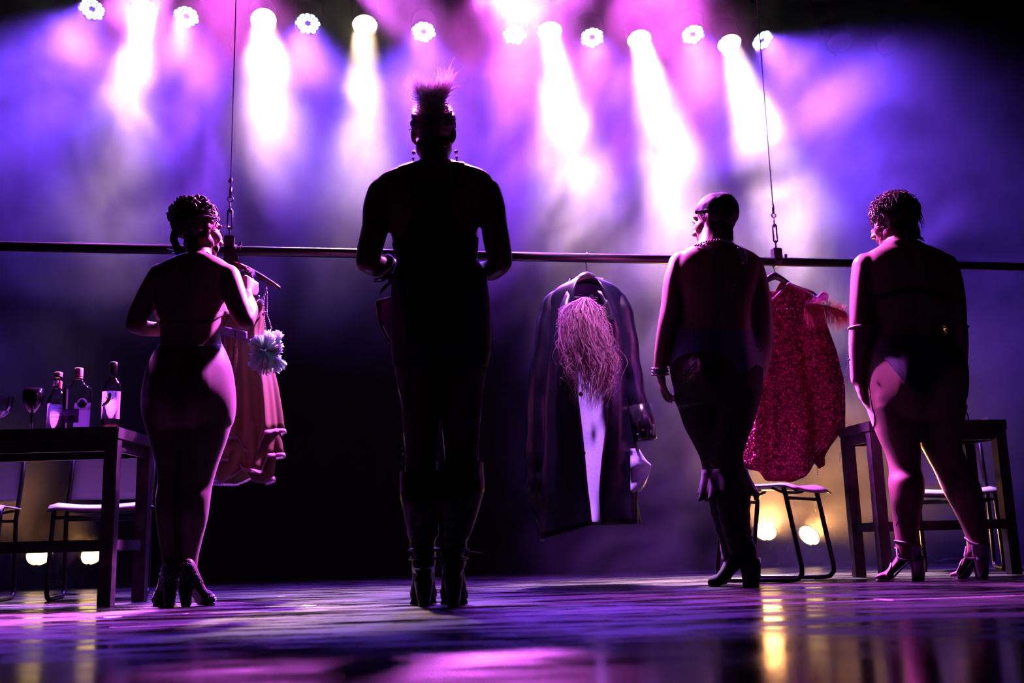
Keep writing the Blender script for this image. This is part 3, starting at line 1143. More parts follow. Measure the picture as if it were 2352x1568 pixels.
# leather gauntlet on the near forearm, with loose tabs
b = bmesh.new()
gp = smooth_path([f2.P(858, 644, .04), f2.P(880, 640, .02), f2.P(900, 622, .03), f2.P(906, 606, .07), f2.P(895, 592, .12), f2.P(876, 590, .15)], 6)
rings = []
for i, p in enumerate(gp):
    t = (gp[min(i + 1, len(gp) - 1)] - gp[max(i - 1, 0)]).normalized()
    a, b2 = frame_of(t, Vector((0, 1, 0)))
    w_ = 0.006 + 0.026 * math.sin(math.pi * i / (len(gp) - 1)) ** 0.6
    rings.append([p + a * math.cos(2 * math.pi * j / 12) * 0.007 + b2 * math.sin(2 * math.pi * j / 12) * w_ for j in range(12)])
bm_rings(b, rings)
f2.child('wrist_gauntlet', b, m_leather, True)
b = bmesh.new()
for (x0, y0, x1, y1) in ((905, 645, 872, 676), (908, 628, 893, 655)):
    p0, p1 = f2.P(x0, y0, .05), f2.P(x1, y1, .02)
    m_ = (p0 + p1) / 2 + Vector((-0.004, 0, 0.008))
    rings = []
    for p, w_ in ((p0, 0.010), (m_, 0.014), (p1, 0.002)):
        rings.append(ell_ring(p, w_ * 0.9, w_ * 0.5, 8))
    bm_rings(b, rings)
f2.child('leather_tab', b, m_leather, True)
# stiff sequinned hip panel standing off the left hip
m_seq = mat('plum_sequin', (0.30, 0.03, 0.13), 0.25, metal=0.7)
nt_, N_, L_, b_ = nodes(m_seq)
vo = N_.new('ShaderNodeTexVoronoi')
vo.inputs['Scale'].default_value = 160
tcn = N_.new('ShaderNodeTexCoord')
L_.new(tcn.outputs['Object'], vo.inputs['Vector'])
nm = N_.new('ShaderNodeBump')
nm.inputs['Strength'].default_value = 0.9
nm.inputs['Distance'].default_value = 0.004
L_.new(vo.outputs['Distance'], nm.inputs['Height'])
L_.new(nm.outputs[0], b_.inputs['Normal'])
b = bmesh.new()
c0 = [f2.P(866, 692, .03), f2.P(905, 683, .0), f2.P(960, 680, .10)]
c1 = [f2.P(876, 740, .02), f2.P(903, 740, -.02), f2.P(960, 740, .08)]
c2 = [f2.P(899, 782, .0), f2.P(904, 790, -.03), f2.P(950, 790, .05)]
vv = [[b.verts.new(p) for p in r] for r in (c0, c1, c2)]
for i in range(2):
    for j in range(2):
        b.faces.new((vv[i][j], vv[i][j + 1], vv[i + 1][j + 1], vv[i + 1][j]))
bmesh.ops.solidify(b, geom=b.faces[:], thickness=0.006)
hp_ = f2.child('hip_panel', b, m_seq, False, label='stiff plum sequinned hip panel')
b = bmesh.new()
bm_tube(b, c0, 0.006, 6)
bm_tube(b, smooth_path([c0[0], c1[0] + Vector((-.004, 0, 0)), f2.P(895, 788, .0)], 5), 0.006, 6)
f2.child('panel_edging', b, mat('dark_gold_edging', (0.25, 0.13, 0.05), 0.3, metal=0.8), True, hp_)
strs = [[(1128, 780), (1133, 800), (1137, 826)], [(1126, 730), (1129, 745), (1130, 770)], [(929, 1005), (925, 1015), (923, 1028)], [(928, 1040), (923, 1050), (921, 1060)], [(1102, 965), (1102, 975), (1101, 985)]]
for s_ in strs:
    b = bmesh.new()
    bm_tube(b, [f2.P(x, y, 0.0) for x, y in s_], 0.0022, 5)
    bm_sphere(b, f2.P(s_[-1][0], s_[-1][1] + 3), 0.005, 1)
    f2.child('lacing_end', b, m_black_cloth, True)
# close-cropped hair and fur crest
hm = hair_mask(f2)
wavy_cap(f2, 'hair', m_hair_dark, hm * 10, 0.008, 0.003, 60)
hair_strands(f2, 'combed_hair', m_hair_dark, hm, 520, (0.0, -0.11, 0.0), 0.10, 0.0022, 0.013, 3, 0.0015, 0.15)
b = bmesh.new()
rs = random.Random(5)
for i in range(2400):
    t = rs.random()
    # spine of the crest: over the crown and down to the nape
    ang = math.radians(-10 + 150 * t)         # 0 up, 90 backwards
    u = Vector((0, -math.sin(ang), math.cos(ang)))
    wide = interp(t, [0, 0.25, 0.5, 0.8, 1], [0.036, 0.036, 0.030, 0.020, 0.014])
    x = rs.uniform(-1, 1)
    root = f2.hp(0, -0.015, 0.03) + f2.hr @ Vector((x * wide, u.y * 0.098, u.z * 0.090))
    tuft = interp(t, [0, 0.15, 0.35, 0.6, 1.0], [0.095, 0.115, 0.066, 0.050, 0.038])
    tuft *= 0.55 + 0.45 * min(1.0, abs(x) / 0.55) if t < 0.35 else 1.0
    if x > 0 and t < 0.35:
        tuft *= 1.15
    dv = Vector((x * interp(t, [0, .3, .6, 1], [0.45, 0.85, 1.2, 1.2]) + rs.gauss(0, .22), u.y * 0.8 + rs.gauss(0, .18), u.z + 0.25 + rs.gauss(0, .18))).normalized()
    L2 = tuft * rs.uniform(0.5, 1.1)
    bend = Vector((rs.gauss(0, .3), rs.gauss(0, .3), rs.gauss(-.1, .25)))
    pts = [root + dv * L2 * q + bend * L2 * q * q * 0.5 for q in (0, 0.4, 0.75, 1)]
    strand(b, pts, 0.0012, 0.0005)
fc = f2.child('fur_crest', b, m_fur, True, label='pale furry crest running over the head')
fc['kind'] = 'stuff'
b = bmesh.new()
rings = []
for i in range(14):
    ang = math.radians(-14 + 150 * i / 13)
    c = f2.hp(0, -0.015 - math.sin(ang) * 0.108, 0.03 + math.cos(ang) * 0.102)
    rr = interp(i, [0, 3, 8, 13], [0.012, 0.022, 0.018, 0.010])
    tan = f2.hr @ Vector((0, -math.cos(ang), -math.sin(ang)))
    a2, b2 = frame_of(tan, Vector((1, 0, 0)))
    out_ = f2.hr @ Vector((0, -math.sin(ang), math.cos(ang)))
    h_ = interp(i, [0, 3, 6, 13], [0.008, 0.014, 0.012, 0.008])
    rings.append([c + Vector((math.cos(2 * math.pi * j / 12) * rr, 0, 0)) + out_ * (math.sin(2 * math.pi * j / 12) * h_) for j in range(12)])
bm_rings(b, rings)
f2.child('crest_base', b, mat('black_fur_base', (0.012, 0.01, 0.012), 0.9), True)
for sx, (ex, ey) in ((-1, (950, 348)), (1, (1048, 346))):
    b = bmesh.new()
    bm_sphere(b, f2.P(ex, ey + 3, .02), 0.0075, 2)
    bm_sphere(b, f2.P(ex + sx, ey + 16, .02), 0.006, 2)
    bm_tube(b, [f2.P(ex + sx, ey + 18, .02), f2.P(ex + sx * 2, ey + 34, .02)], 0.0028, 6)
    f2.child('earring', b, m_silver, True)

# ================= third performer
PX, PY, dA = f3.PX, f3.PY, f3.DA
low = np.interp(PX, [1530, 1540, 1554, 1573, 1605, 1650, 1685, 1701, 1715, 1735, 1760], [866, 846, 827, 814, 807, 812, 830, 862, 850, 838, 846])
g = smin(PY - (757 + 0.004 * (PX - 1640)), low - PY, (dA - 0.010) * 500)
f3.garment('brief', g, 0.006, m_violet, label='violet satin brief with a low back')
g = smin(PY - 790, 1120 - PY, (dA - 0.010) * 500)
f3.garment('sheer_tights', g, 0.0012, mat('sheer_dark_tights', (0.045, 0.022, 0.028), 0.5, spec=0.3), 0.001)
f3_L = [(840, 1604, 60, .15, .02), (905, 1604, 54, .140, .02), (945, 1613, 50, .125, .03), (980, 1620, 45, .110, .03), (1045, 1645, 37, .085, .04), (1100, 1652, 33, .075, .04)]
f3_R = [(840, 1691, 60, .15, -.02), (905, 1691, 57, .140, -.02), (945, 1686, 51, .125, -.03), (980, 1680, 46, .110, -.03), (1045, 1668, 37, .085, -.04), (1100, 1674, 35, .078, -.04)]
netting(f3, 'fishnet_tights', f3_L, 825, 1095, 1.3, 40, 0.0014)
netting(f3, 'fishnet_tights', f3_R, 850, 1095, 1.3, 40, 0.0014)
yrel = f3.V[:, 1] - f3.Y
for info, near in ((f3_rh, True), (f3_lh, False)):
    t, s_, z = foot_coords(f3, info)
    wr = np.array([noise.noise(Vector((v[0] * 26, v[1] * 26, v[2] * 40))) for v in f3.V])
    off = 0.010 + wr * 0.006 * np.interp(PY, [1100, 1200, 1280, 1310], [1, 1, .6, 0.1])
    cutp = yrel - np.interp(PY, [1080, 1250, 1300, 1345], [0.0, 0.01, 0.055, 0.09])
    g = smin(PY - 1092, (-cutp if near else cutp) * 500)
    bt = f3.garment('heeled_boot', g, off[:, None], m_suede, 0.005, label='black suede knee boot with a tall heel')
    sole_and_heel(f3, info, 0.105, bt, m_sole, m_suede, 0.034, 0.021, 0.046, heel_t=0.02)
    # ruffled cuff hanging over the boot top
    b = bmesh.new()
    rings = []
    cx, cyy = (1674, -.04) if near else (1654, .04)
    nseg = 64
    for q in range(8):
        py = 1078 + q * 9
        c = f3.P(cx + q * 1.2, py, cyy)
        r_ = interp(q, [0, 2, 5, 7], [0.082, 0.088, 0.104, 0.112])
        ring = []
        for j in range(nseg):
            a = 2 * math.pi * j / nseg
            w_ = 1 + 0.10 * (q / 7) * math.sin(a * 9 + (1 if near else 2)) + 0.05 * (q / 7) * math.sin(a * 4)
            ring.append(c + Vector((math.cos(a) * r_ * w_, math.sin(a) * r_ * w_, 0.02 * (q / 7) * math.sin(a * 5))))
        rings.append(ring)
    bm_rings(b, rings, cap=False)
    cf = f3.child('ruffled_cuff', b, m_suede, True, bt)
    mdf = cf.modifiers.new('thickness', 'SOLIDIFY')
    mdf.thickness = 0.003
    b = bmesh.new()
    for q in range(9):
        py = 1150 + q * 12
        c = f3.P((1716 if near else 1700) + max(0, q - 4) * 3, py, -.06 if near else .05)
        bm_sphere(b, c, 0.010, 1, (1, 1, 0.8))
    f3.child('lace_knots', b, m_suede, True, bt)
b = bmesh.new()
for q in range(7):
    p = f3.P(1700 + q * 3.2, 1124, -.12)
    strand(b, [p, f3.P(1700 + q * 3.4, 1142, -.12), f3.P(1700 + q * 3.2, 1162, -.11)], 0.005, 0.003, 5)
f3.child('boot_fringe', b, m_suede, True)
# headscarf tied at the back
loc = head_local(f3)
hl = smin(loc[:, 2] - np.interp(loc[:, 1], [-0.12, -0.06, -0.01, 0.05, 0.1], [-0.040, -0.032, 0.018, 0.046, 0.062]), 0.17 - np.linalg.norm(loc, axis=1))
m_scarf = add_bump(mat('dark_satin_scarf', (0.006, 0.005, 0.018), 0.6, spec=0.2), 60, 0.3, 0.004)
wavy_cap(f3, 'headscarf', m_scarf, hl * 10, 0.013, 0.006, 26, 'dark satin scarf tied over the head')
b = bmesh.new()
bm_sphere(b, f3.P(1674, 500, -.02), 1.0, 3, (0.036, 0.05, 0.058))
bm_sphere(b, f3.P(1668, 462, -.02), 1.0, 2, (0.032, 0.03, 0.014), Matrix.Rotation(0.5, 3, 'Y'))
bm_sphere(b, f3.P(1678, 522, -.03), 1.0, 2, (0.014, 0.02, 0.016))
f3.child('scarf_knot', b, m_scarf, True)
hm = smin(hair_mask(f3), -hl + 0.012)
wavy_cap(f3, 'hair', m_hair_dark, hm * 10, 0.005, 0.002, 50)
hair_strands(f3, 'combed_hair', m_hair_dark, hm, 260, (0.0, -0.08, -0.20), 0.05, 0.0018, 0.008, 4, 0.001, 0.2)
b = bmesh.new()
for i in range(60):
    p = f3.P(random.uniform(1612, 1645), 0, 0)
    x = random.uniform(1610, 1648)
    y = interp(x, [1610, 1630, 1648], [462, 449, 446])
    p = f3.P(x, y, random.uniform(-.02, .05))
    L2 = random.uniform(0.008, 0.022)
    dv = Vector((random.uniform(-.9, .9), random.gauss(0, .3), random.uniform(0.1, .9))).normalized()
    cv = Vector((random.gauss(0, .8), 0, random.gauss(-.3, .4)))
    strand(b, [p + dv * L2 * q + cv * L2 * q * q * .6 for q in (0, .35, .7, 1)], 0.0006)
fl = f3.child('flyaway_hair', b, m_fly, True)
fl['kind'] = 'stuff'
b = bmesh.new()
for i in range(7):
    p = f3.P(1597, 511 + i * 0.3, 0.06 + 0.004 * i)
    strand(b, [p, p + Vector((-0.008, 0.003, 0.002)), p + Vector((-0.016, 0.006, 0.010))], 0.0012)
f3.child('eyelashes', b, m_hair_dark, True)
b = bmesh.new()
beads(b, back_path(f3, [(1600, 566), (1612, 561), (1625, 556), (1645, 553), (1665, 555), (1680, 560), (1686, 566)], 0.008), 0.0062, 0.013)
beads(b, back_path(f3, [(1598, 567), (1613, 567), (1624, 572), (1634, 580)], 0.008), 0.0062, 0.013)
beads(b, back_path(f3, [(1606, 565), (1620, 566), (1630, 573), (1638, 584)], 0.010), 0.0058, 0.013)
f3.child('bead_necklace', b, m_pearl, True, label='ropes of smoky pearls round the neck')
b = bmesh.new()
rs = random.Random(11)
for i in range(70):
    t = rs.random()
    x, y = interp(t, [0, .5, 1], [1697, 1708, 1704]) + rs.gauss(0, 3.5), interp(t, [0, 1], [575, 606])
    q = back_path(f3, [(x, y), (x, y + .1)], 0.008 + rs.random() * 0.012, 1)[0]
    bm_sphere(b, q, rs.uniform(0.005, 0.009), 1)
f3.child('bead_epaulette', b, m_pearl, True, label='cluster of beads over the shoulder')
b = bmesh.new()
for i in range(26):
    t = rs.random()
    x, y = interp(t, [0, .5, 1], [1690, 1680, 1684]) + rs.gauss(0, 3), interp(t, [0, 1], [640, 680])
    q = back_path(f3, [(x, y), (x, y + .1)], 0.006, 1)[0]
    bm_sphere(b, q, rs.uniform(0.003, 0.006), 1)
f3.child('back_brooch', b, m_pearl, True, label='beaded drop lying between the shoulder blades')
b = bmesh.new()
beads(b, back_path(f3, [(1561, 756), (1570, 753), (1582, 748), (1596, 743)], 0.010), 0.0055, 0.0125)
beads(b, back_path(f3, [(1560, 762), (1572, 760), (1584, 762), (1594, 766)], 0.010), 0.0055, 0.0125)
f3.child('bead_belt', b, m_pearl, True)
b = bmesh.new()
beads(b, back_path(f3, [(1735, 795), (1741, 803), (1744, 812)], 0.008), 0.0055, 0.0125)
f3.child('bead_belt', b, m_pearl, True)
b = bmesh.new()
wc = f3.P(1516, 852, .03)
for k in range(3):
    for i in range(20):
        a = 2 * math.pi * i / 20
        bm_sphere(b, wc + Vector((math.cos(a) * 0.036, math.sin(a) * 0.034, 0.012 - 0.014 * k + 0.008 * math.sin(a))), rs.uniform(0.005, 0.008), 1)
f3.child('bracelet', b, m_pearl, True, label='chunky bead bracelet')

# ================= fourth performer
PX, PY, dA = f4.PX, f4.PY, f4.DA
low = np.interp(PX, [1985, 2010, 2040, 2070, 2100, 2130, 2180, 2225], [796, 806, 832, 868, 900, 902, 850, 806])
g = smin(PY - (771 - 0.03 * (PX - 2000) + 0.00016 * (PX - 2000) ** 2), low - PY, (dA - 0.010) * 500)
f4.garment('brief', g, 0.005, m_navy, label='dark navy brief')
mid = np.interp(PX, [1985, 1999, 2040, 2090, 2130, 2163, 2200], [690, 687, 676, 664, 672, 684, 690])
g = smin(6.5 - np.abs(PY - mid), (dA - 0.004) * 500)
f4.garment('bra_band', g, 0.004, m_black_cloth)
g = smin((0.022 - dA) * 500, PY - 752, np.where(PX < 2090, (np.interp(PY, [700, 744, 783, 860, 1000], [2010, 2003, 1996, 1986, 2030]) - PX) * 1.0 + 2, 50))
for cx, cyy, sel_ in ((1977, -.02, 2090 - PX), (2195, -.01, PX - 2090)):
    gl = f4.garment('long_glove', smin(g, sel_), 0.003, m_glove, label='skin-toned satin glove reaching the elbow')
    b = bmesh.new()
    c = f4.P(cx, 752, cyy)
    loop = on_body(f4, [c + Vector((math.cos(2 * math.pi * i / 24) * 0.05, math.sin(2 * math.pi * i / 24) * 0.05, 0)) for i in range(24)], 0.004)
    bm_tube(b, loop, 0.0055, 6, closed=True)
    f4.child('glove_hem', b, m_glove, True, gl)
b = bmesh.new()
beads(b, smooth_path([f4.P(1950, 795, -.02), f4.P(1946, 818, -.02), f4.P(1948, 835, -.02), f4.P(1942, 862, -.03), f4.P(1936, 895, -.03)], 6), 0.0022, 0.011)
bm_sphere(b, f4.P(1950, 826, -.02), 0.007, 1)
f4.child('bead_string', b, m_pearl, True)
for info in (f4_lh, f4_rh):
    h0, fd, sd, L = info
    z1 = Vector((0, 0, 1))
    sh = bpy.data.objects.new('sandal', None)
    COL.objects.link(sh)
    sh.parent = f4.o
    sh.matrix_parent_inverse = f4.o.matrix_world.inverted()
    sh.matrix_world = Matrix.Translation(h0)
    sh['label'] = 'silver strappy sandal with a block heel'
    sole_and_heel(f4, info, 0.095, sh, m_silver_leather, m_silver_leather, 0.036, 0.027, 0.050, heel_t=0.10)

    def loop_at(t, zc, tilt, r=0.075):
        c = h0 + fd * (t * L) + z1 * zc
        pts = [c + sd * math.cos(2 * math.pi * i / 24) * r + (z1 * math.cos(tilt) + fd * math.sin(tilt)) * math.sin(2 * math.pi * i / 24) * r for i in range(24)]
        return on_body(f4, pts, 0.003)
    for nm_, t, zc, tilt in (('toe_strap', 0.72, 0.03, 0.2), ('instep_strap', 0.42, 0.10, 0.9), ('ankle_strap', 0.20, 0.165, 1.35)):
        b = bmesh.new()
        bm_tube(b, loop_at(t, zc, tilt), 0.0048, 6, closed=True)
        f4.child(nm_, b, m_silver_leather, True, sh)
    t, s_, z = foot_coords(f4, info)
    g = smin((0.155 - z) * 300, (z - 0.085) * 300, (0.20 - t) * 60, (0.06 - np.abs(s_)) * 300, (t + 0.5) * 50)
    f4.garment('heel_cup', g, 0.003, m_silver_leather, parent=sh)
# tattoo on the calf: dark ink marks laid on the skin
m_ink = mat('tattoo_ink', (0.02, 0.015, 0.03), 0.6)
b = bmesh.new()
for seg in ([(2066, 1156), (2058, 1172), (2064, 1190), (2058, 1206)], [(2074, 1160), (2068, 1176), (2074, 1194), (2066, 1210)], [(2060, 1180), (2068, 1184), (2076, 1180)], [(2062, 1198), (2068, 1202), (2074, 1198)], [(2064, 1166), (2070, 1170), (2077, 1167)]):
    bm_tube(b, back_path(f4, seg, -0.0008, 5), 0.0022, 6)
f4.child('calf_tattoo', b, m_ink, True, label='inked tattoo on the calf')
# cropped curly hair
hm = hair_mask(f4, -0.095)
wavy_cap(f4, 'hair', m_hair_dark, hm * 10, 0.012, 0.005, 40)
hair_strands(f4, 'combed_hair', m_hair_dark, hm, 700, (0.0, -0.06, -0.25), 0.075, 0.0028, 0.022, 5, 0.004, 0.3)
m_curl = fur_mat('curly_hair', (0.14, 0.07, 0.06), 0.2, 0.35)
b = bmesh.new()
rs = random.Random(21)
for i in range(520):
    a, e_ = rs.uniform(0, 6.28), rs.uniform(0.05, 1.5)
    u = Vector((math.cos(a) * math.cos(e_), math.sin(a) * math.cos(e_), math.sin(e_)))
    if (u.y > 0.55 and u.z < 0.5) or (u.y < 0.1 and u.z < 0.25 + 0.3 * rs.random()):
        continue
    c = f4.hp(0, -0.012, 0.03) + f4.hr @ Vector((u.x * 0.100, u.y * 0.118, u.z * 0.106))
    n_ = f4.hr @ u
    a1, b1 = frame_of(n_)
    rr = rs.uniform(0.005, 0.012)
    ph = rs.uniform(0, 6.28)
    pts = [c + (a1 * math.cos(ph + q * 0.62) + b1 * math.sin(ph + q * 0.62)) * rr * (1 - q * 0.03) + n_ * (0.0020 * q - 0.012) for q in range(15)]
    bm_tube(b, pts, [0.0024 * (1 - abs(q - 7) / 9) + 0.0005 for q in range(15)], 5)
f4.child('curls', b, m_curl, True)
b = bmesh.new()
for (x, y) in ((2120, 520), (2117, 525), (2122, 512), (2110, 528), (2101, 540), (2096, 548)):
    p = f4.P(x - 8, y - 26, -.03)
    strand(b, [p, f4.P(x - 2, y - 12, -.03), f4.P(x + 2, y + 4, -.03)], 0.0035, 0.0006, 6)
f4.child('hair_ends', b, m_curl, True)
b = bmesh.new()
for i in range(160):
    a, e_ = rs.uniform(0, 6.28), rs.uniform(-0.2, 1.4)
    u = Vector((math.cos(a) * math.cos(e_), math.sin(a) * math.cos(e_), math.sin(e_)))
    p = f4.hp(0, -0.012, 0.03) + f4.hr @ Vector((u.x * 0.100, u.y * 0.118, u.z * 0.104))
    L2 = rs.uniform(0.004, 0.016)
    cv = Vector((rs.gauss(0, .8), rs.gauss(0, .8), rs.gauss(0, .6)))
    strand(b, [p + (f4.hr @ u) * L2 * q + cv * L2 * q * q for q in (0, .35, .7, 1)], 0.0008)
fl = f4.child('flyaway_hair', b, m_fly, True)
fl['kind'] = 'stuff'
b = bmesh.new()
beads(b, [f4.P(2022, 534, -.01), f4.P(2023, 548, -.01), f4.P(2024, 566, -.01)], 0.0035, 0.008)
f4.child('earring', b, m_silver, True)

# ------------------------------------------------------------------ lamps
m_lampblack = mat('lamp_black', (0.012, 0.012, 0.014), 0.5)
m_warm_face = mat('tungsten_lens', (1, 0.9, 0.7), 0.3, emis=(1.0, 0.80, 0.52), estr=9.0)
m_led_face = mat('led_lens', (0.9, 0.95, 1), 0.3, emis=(0.62, 0.80, 1.0), estr=5.0)
m_amber_face = mat('amber_lens', (1, 0.8, 0.5), 0.3, emis=(1.0, 0.62, 0.24), estr=6.0)
m_dead_face = mat('unlit_lens', (0.20, 0.10, 0.20), 0.25)


def lamp_frame(p, d):
    return Matrix.Translation(p) @ Vector(d).to_track_quat('Z', 'Y').to_matrix().to_4x4()


BAR_Z = max(p.z for p, d in WARM_POS + LED_POS) + 0.42


def hang_bracket(root, p, r, name='yoke'):
    """U-shaped yoke from the lamp's sides up to a clamp on the bar"""
    b = bmesh.new()
    back = p
    top = Vector((p.x, rig_y(p.x) + 0.05, BAR_Z - 0.064))
    up = (top - back).normalized()
    side = Vector((1, 0, 0))
    a = back + side * (r + 0.012)
    c = back - side * (r + 0.012)
    mid = back + up * (r + 0.07)
    bm_tube(b, [a, a + up * (r + 0.03), mid + side * 0.05, mid - side * 0.05, c + up * (r + 0.03), c], 0.009, 6)
    from_bm(name, b, m_lampblack, root)
    b = bmesh.new()
    bm_tube(b, [mid, top], 0.012, 6)
    bm_box(b, top, (0.05, 0.07, 0.07), bevel=0.006)
    from_bm('bar_clamp', b, m_lampblack, root)


def par_can(p, d, lit, label, group, hang=True, r=0.100, L=0.30):
    root = thing('par_can', p, label, 'stage light', group)
    M = lamp_frame(p, d)
    b = bmesh.new()
    prof = [(r * 0.92, 0.0), (r * 1.04, 0.004), (r * 1.04, 0.03), (r, 0.03), (r, -0.14), (r * 0.80, -0.20), (r * 0.78, -L), (0.02, -L - 0.02)]
    prof = [(r * 0.96, -0.012), (r * 0.96, 0.012), (r * 1.06, 0.012), (r * 1.06, -0.008), (r, -0.010), (r, -0.16), (r * 0.80, -0.20), (r * 0.76, -L), (0.01, -L - 0.02)]
    bm_lathe(b, prof, n=28, M=M)
    from_bm('barrel', b, m_lampblack, root, True)
    b = bmesh.new()
    bm_lathe(b, [(0.001, 0.010), (r * 0.5, 0.006), (r * 0.95, -0.004), (r * 0.95, -0.010)], n=28, M=M)
    from_bm('lens', b, (m_warm_face if hang else m_amber_face) if lit else m_dead_face, root, True)
    for k in range(3):
        b = bmesh.new()
        a = 2 * math.pi * (k / 3) + 0.5
        q = M @ Vector((math.cos(a) * r * 1.07, math.sin(a) * r * 1.07, 0.012))
        bm_box(b, q, (0.022, 0.022, 0.026), M.to_3x3(), 0.003)
        from_bm('gel_frame_clip', b, m_lampblack, root)
    if hang:
        hang_bracket(root, p - d * 0.12, r)
    return root


wl = ['warm spotlight second lamp from the left end of the rig', 'warm spotlight just right of the left suspension cable', 'warm spotlight left of the fur crest, middle of the rig',
      'warm spotlight with a broad white beam right of the crest', 'warm spotlight between two blue lamps in a pink glow', 'rightmost warm spotlight, just left of the right suspension cable']
for (p, d), lb in zip(WARM_POS, wl):
    par_can(p, d, True, lb, 'warm spotlights on the lighting bar')
for (px, py), lb in (((1926, 98), 'unlit spotlight nearer the lit lamps, top right'), ((2040, 102), 'unlit spotlight at the far right of the rig')):
    p = rig_at(px, py)
    par_can(p, Vector((0.1, -2.6, -p.z)).normalized(), False, lb, 'unlit spotlights on the lighting bar')

LEDP = [(math.cos(a) * 0.036, math.sin(a) * 0.036) for a in [math.pi / 6 + k * math.pi / 3 for k in range(6)]]
for k in range(6):
    a0, a1 = math.pi / 6 + k * math.pi / 3, math.pi / 6 + (k + 1) * math.pi / 3
    q0, q1 = Vector((math.cos(a0), math.sin(a0))) * 0.072, Vector((math.cos(a1), math.sin(a1))) * 0.072
    LEDP.append((q0.x, q0.y))
    LEDP.append(((q0.x + q1.x) / 2, (q0.y + q1.y) / 2))
led_me = bpy.data.meshes.new('led')
b = bmesh.new()
bm_sphere(b, (0, 0, 0), 0.0165, 2, (1, 1, 0.55))
b.to_mesh(led_me)
b.free()
led_me.materials.append(m_led_face)
led_me.shade_smooth()
ll = ['blue LED lamp at the far left end of the rig', 'blue LED lamp third from the left, right of a warm spotlight', 'blue LED lamp second to the right of the left cable', 'blue LED lamp right above the fur crest',
      'blue LED lamp in the pink glow right of the crest', 'blue LED lamp between the two white beams', 'blue LED lamp to the left of the rightmost warm spotlight', 'blue LED lamp crossed by the right suspension cable']
for (p, d), lb in zip(LED_POS, ll):
    root = thing('led_par', p, lb, 'stage light', 'blue LED lamps on the lighting bar')
    M = lamp_frame(p, d)
    r = 0.098
    b = bmesh.new()
    bm_lathe(b, [(0.001, -0.004), (r * 0.96, -0.004), (r * 0.96, 0.016), (r * 1.04, 0.016), (r * 1.04, -0.05), (r, -0.05), (r * 0.95, -0.16), (0.01, -0.17)], n=28, M=M)
    from_bm('housing', b, m_lampblack, root, True)
    spin = random.uniform(0, 0.5)
    for (x, y) in LEDP:
        o = bpy.data.objects.new('led', led_me)
        COL.objects.link(o)
        o.parent = root
        o.matrix_parent_inverse = root.matrix_world.inverted()
        v = Matrix.Rotation(spin, 3, 'Z') @ Vector((x * 1.12, y * 1.12, 0.004))
        o.matrix_world = M @ Matrix.Translation(v)
    hang_bracket(root, p - d * 0.08, r)

for (p, d), lb in zip(MAG_POS + ADDED_POS, ['magenta lamp above the rig by the left suspension cable', 'magenta lamp above the rig right of the furry crest', 'magenta lamp above the rig over the fifth warm spotlight', 'added magenta rim lamp aimed at the braided performer', 'added magenta rim lamp aimed at the curly-haired performer', 'added magenta rim lamp aimed at the headscarf', 'added magenta rim lamp aimed at the furry crest', 'added magenta lamp aimed at the bottle table', 'added narrow pink lamp high above the hanging coat']):  # the rim lamps and the pink one are added, out of view
    root = thing('wash_lamp', p, lb, 'stage light', 'magenta wash lamps above the picture')
    M = lamp_frame(p, d)
    b = bmesh.new()
    bm_lathe(b, [(0.10, -0.01), (0.11, 0.012), (0.115, -0.01), (0.11, -0.18), (0.01, -0.2)], n=24, M=M)
    from_bm('housing', b, m_lampblack, root, True)
    b = bmesh.new()
    bm_lathe(b, [(0.001, 0.0), (0.105, -0.004), (0.105, -0.008)], n=24, M=M)
    from_bm('lens', b, mat('magenta_lens', (1, 0.3, 1), 0.3, emis=(1, 0.2, 0.9), estr=4), root)
    b = bmesh.new()
    q = p - d * 0.1
    bm_tube(b, [q, Vector((q.x, q.y + 0.05, q.z + 0.12)), Vector((q.x, q.y + 0.05, 7.0))], 0.012, 6)
    from_bm('drop_pipe', b, m_lampblack, root)
b = bmesh.new()
bm_tube(b, [(-5.5, rig_y(-5.5) + 0.05, BAR_Z), (5.8, rig_y(5.8) + 0.05, BAR_Z)], 0.025, 12)
tag(from_bm('lighting_bar', b, m_lampblack, None, True), 'black pipe carrying the row of stage lamps', 'pipe')


# floor lamps in front of the back curtain
def floor_lamp(px, py, Y, d, label, power=9, spread=40, lit=True):
    p = at(px, py, Y)
    d = Vector(d).normalized()
    root = par_can(p, d, lit, label, 'floor spotlights by the curtain', False, r=0.088, L=0.26)
    b = bmesh.new()
    q = p - d * 0.10
    bm_tube(b, [q + Vector((0.10, 0, 0)), Vector((q.x + 0.10, q.y, 0.012)), Vector((q.x - 0.10, q.y, 0.012)), q + Vector((-0.10, 0, 0))], 0.010, 6)
    for sy in (-0.11, 0.11):
        bm_tube(b, [(q.x + 0.10, q.y, 0.012), (q.x + 0.10, q.y + sy, 0.010)], 0.010, 6)
        bm_tube(b, [(q.x - 0.10, q.y, 0.012), (q.x - 0.10, q.y + sy, 0.010)], 0.010, 6)
    from_bm('floor_bracket', b, m_lampblack, root)
    if not lit:
        return
    b = bmesh.new()
    bm_tube(b, smooth_path([p - d * 0.28, Vector((p.x - 0.02, p.y + 0.34, 0.06)), Vector((p.x + 0.03, p.y + 0.36, 0.012)), Vector((p.x + 0.05, p.y + 0.46, 0.012))], 6), 0.006, 6)
    from_bm('power_cable', b, m_lampblack, root)
    if lit:
        lo = area_lamp('floor_beam_light', p + d * 0.03, d, 0.15, power, (1.0, 0.42, 0.13), spread)
        lo.parent = root
        lo.matrix_parent_inverse = root.matrix_world.inverted()


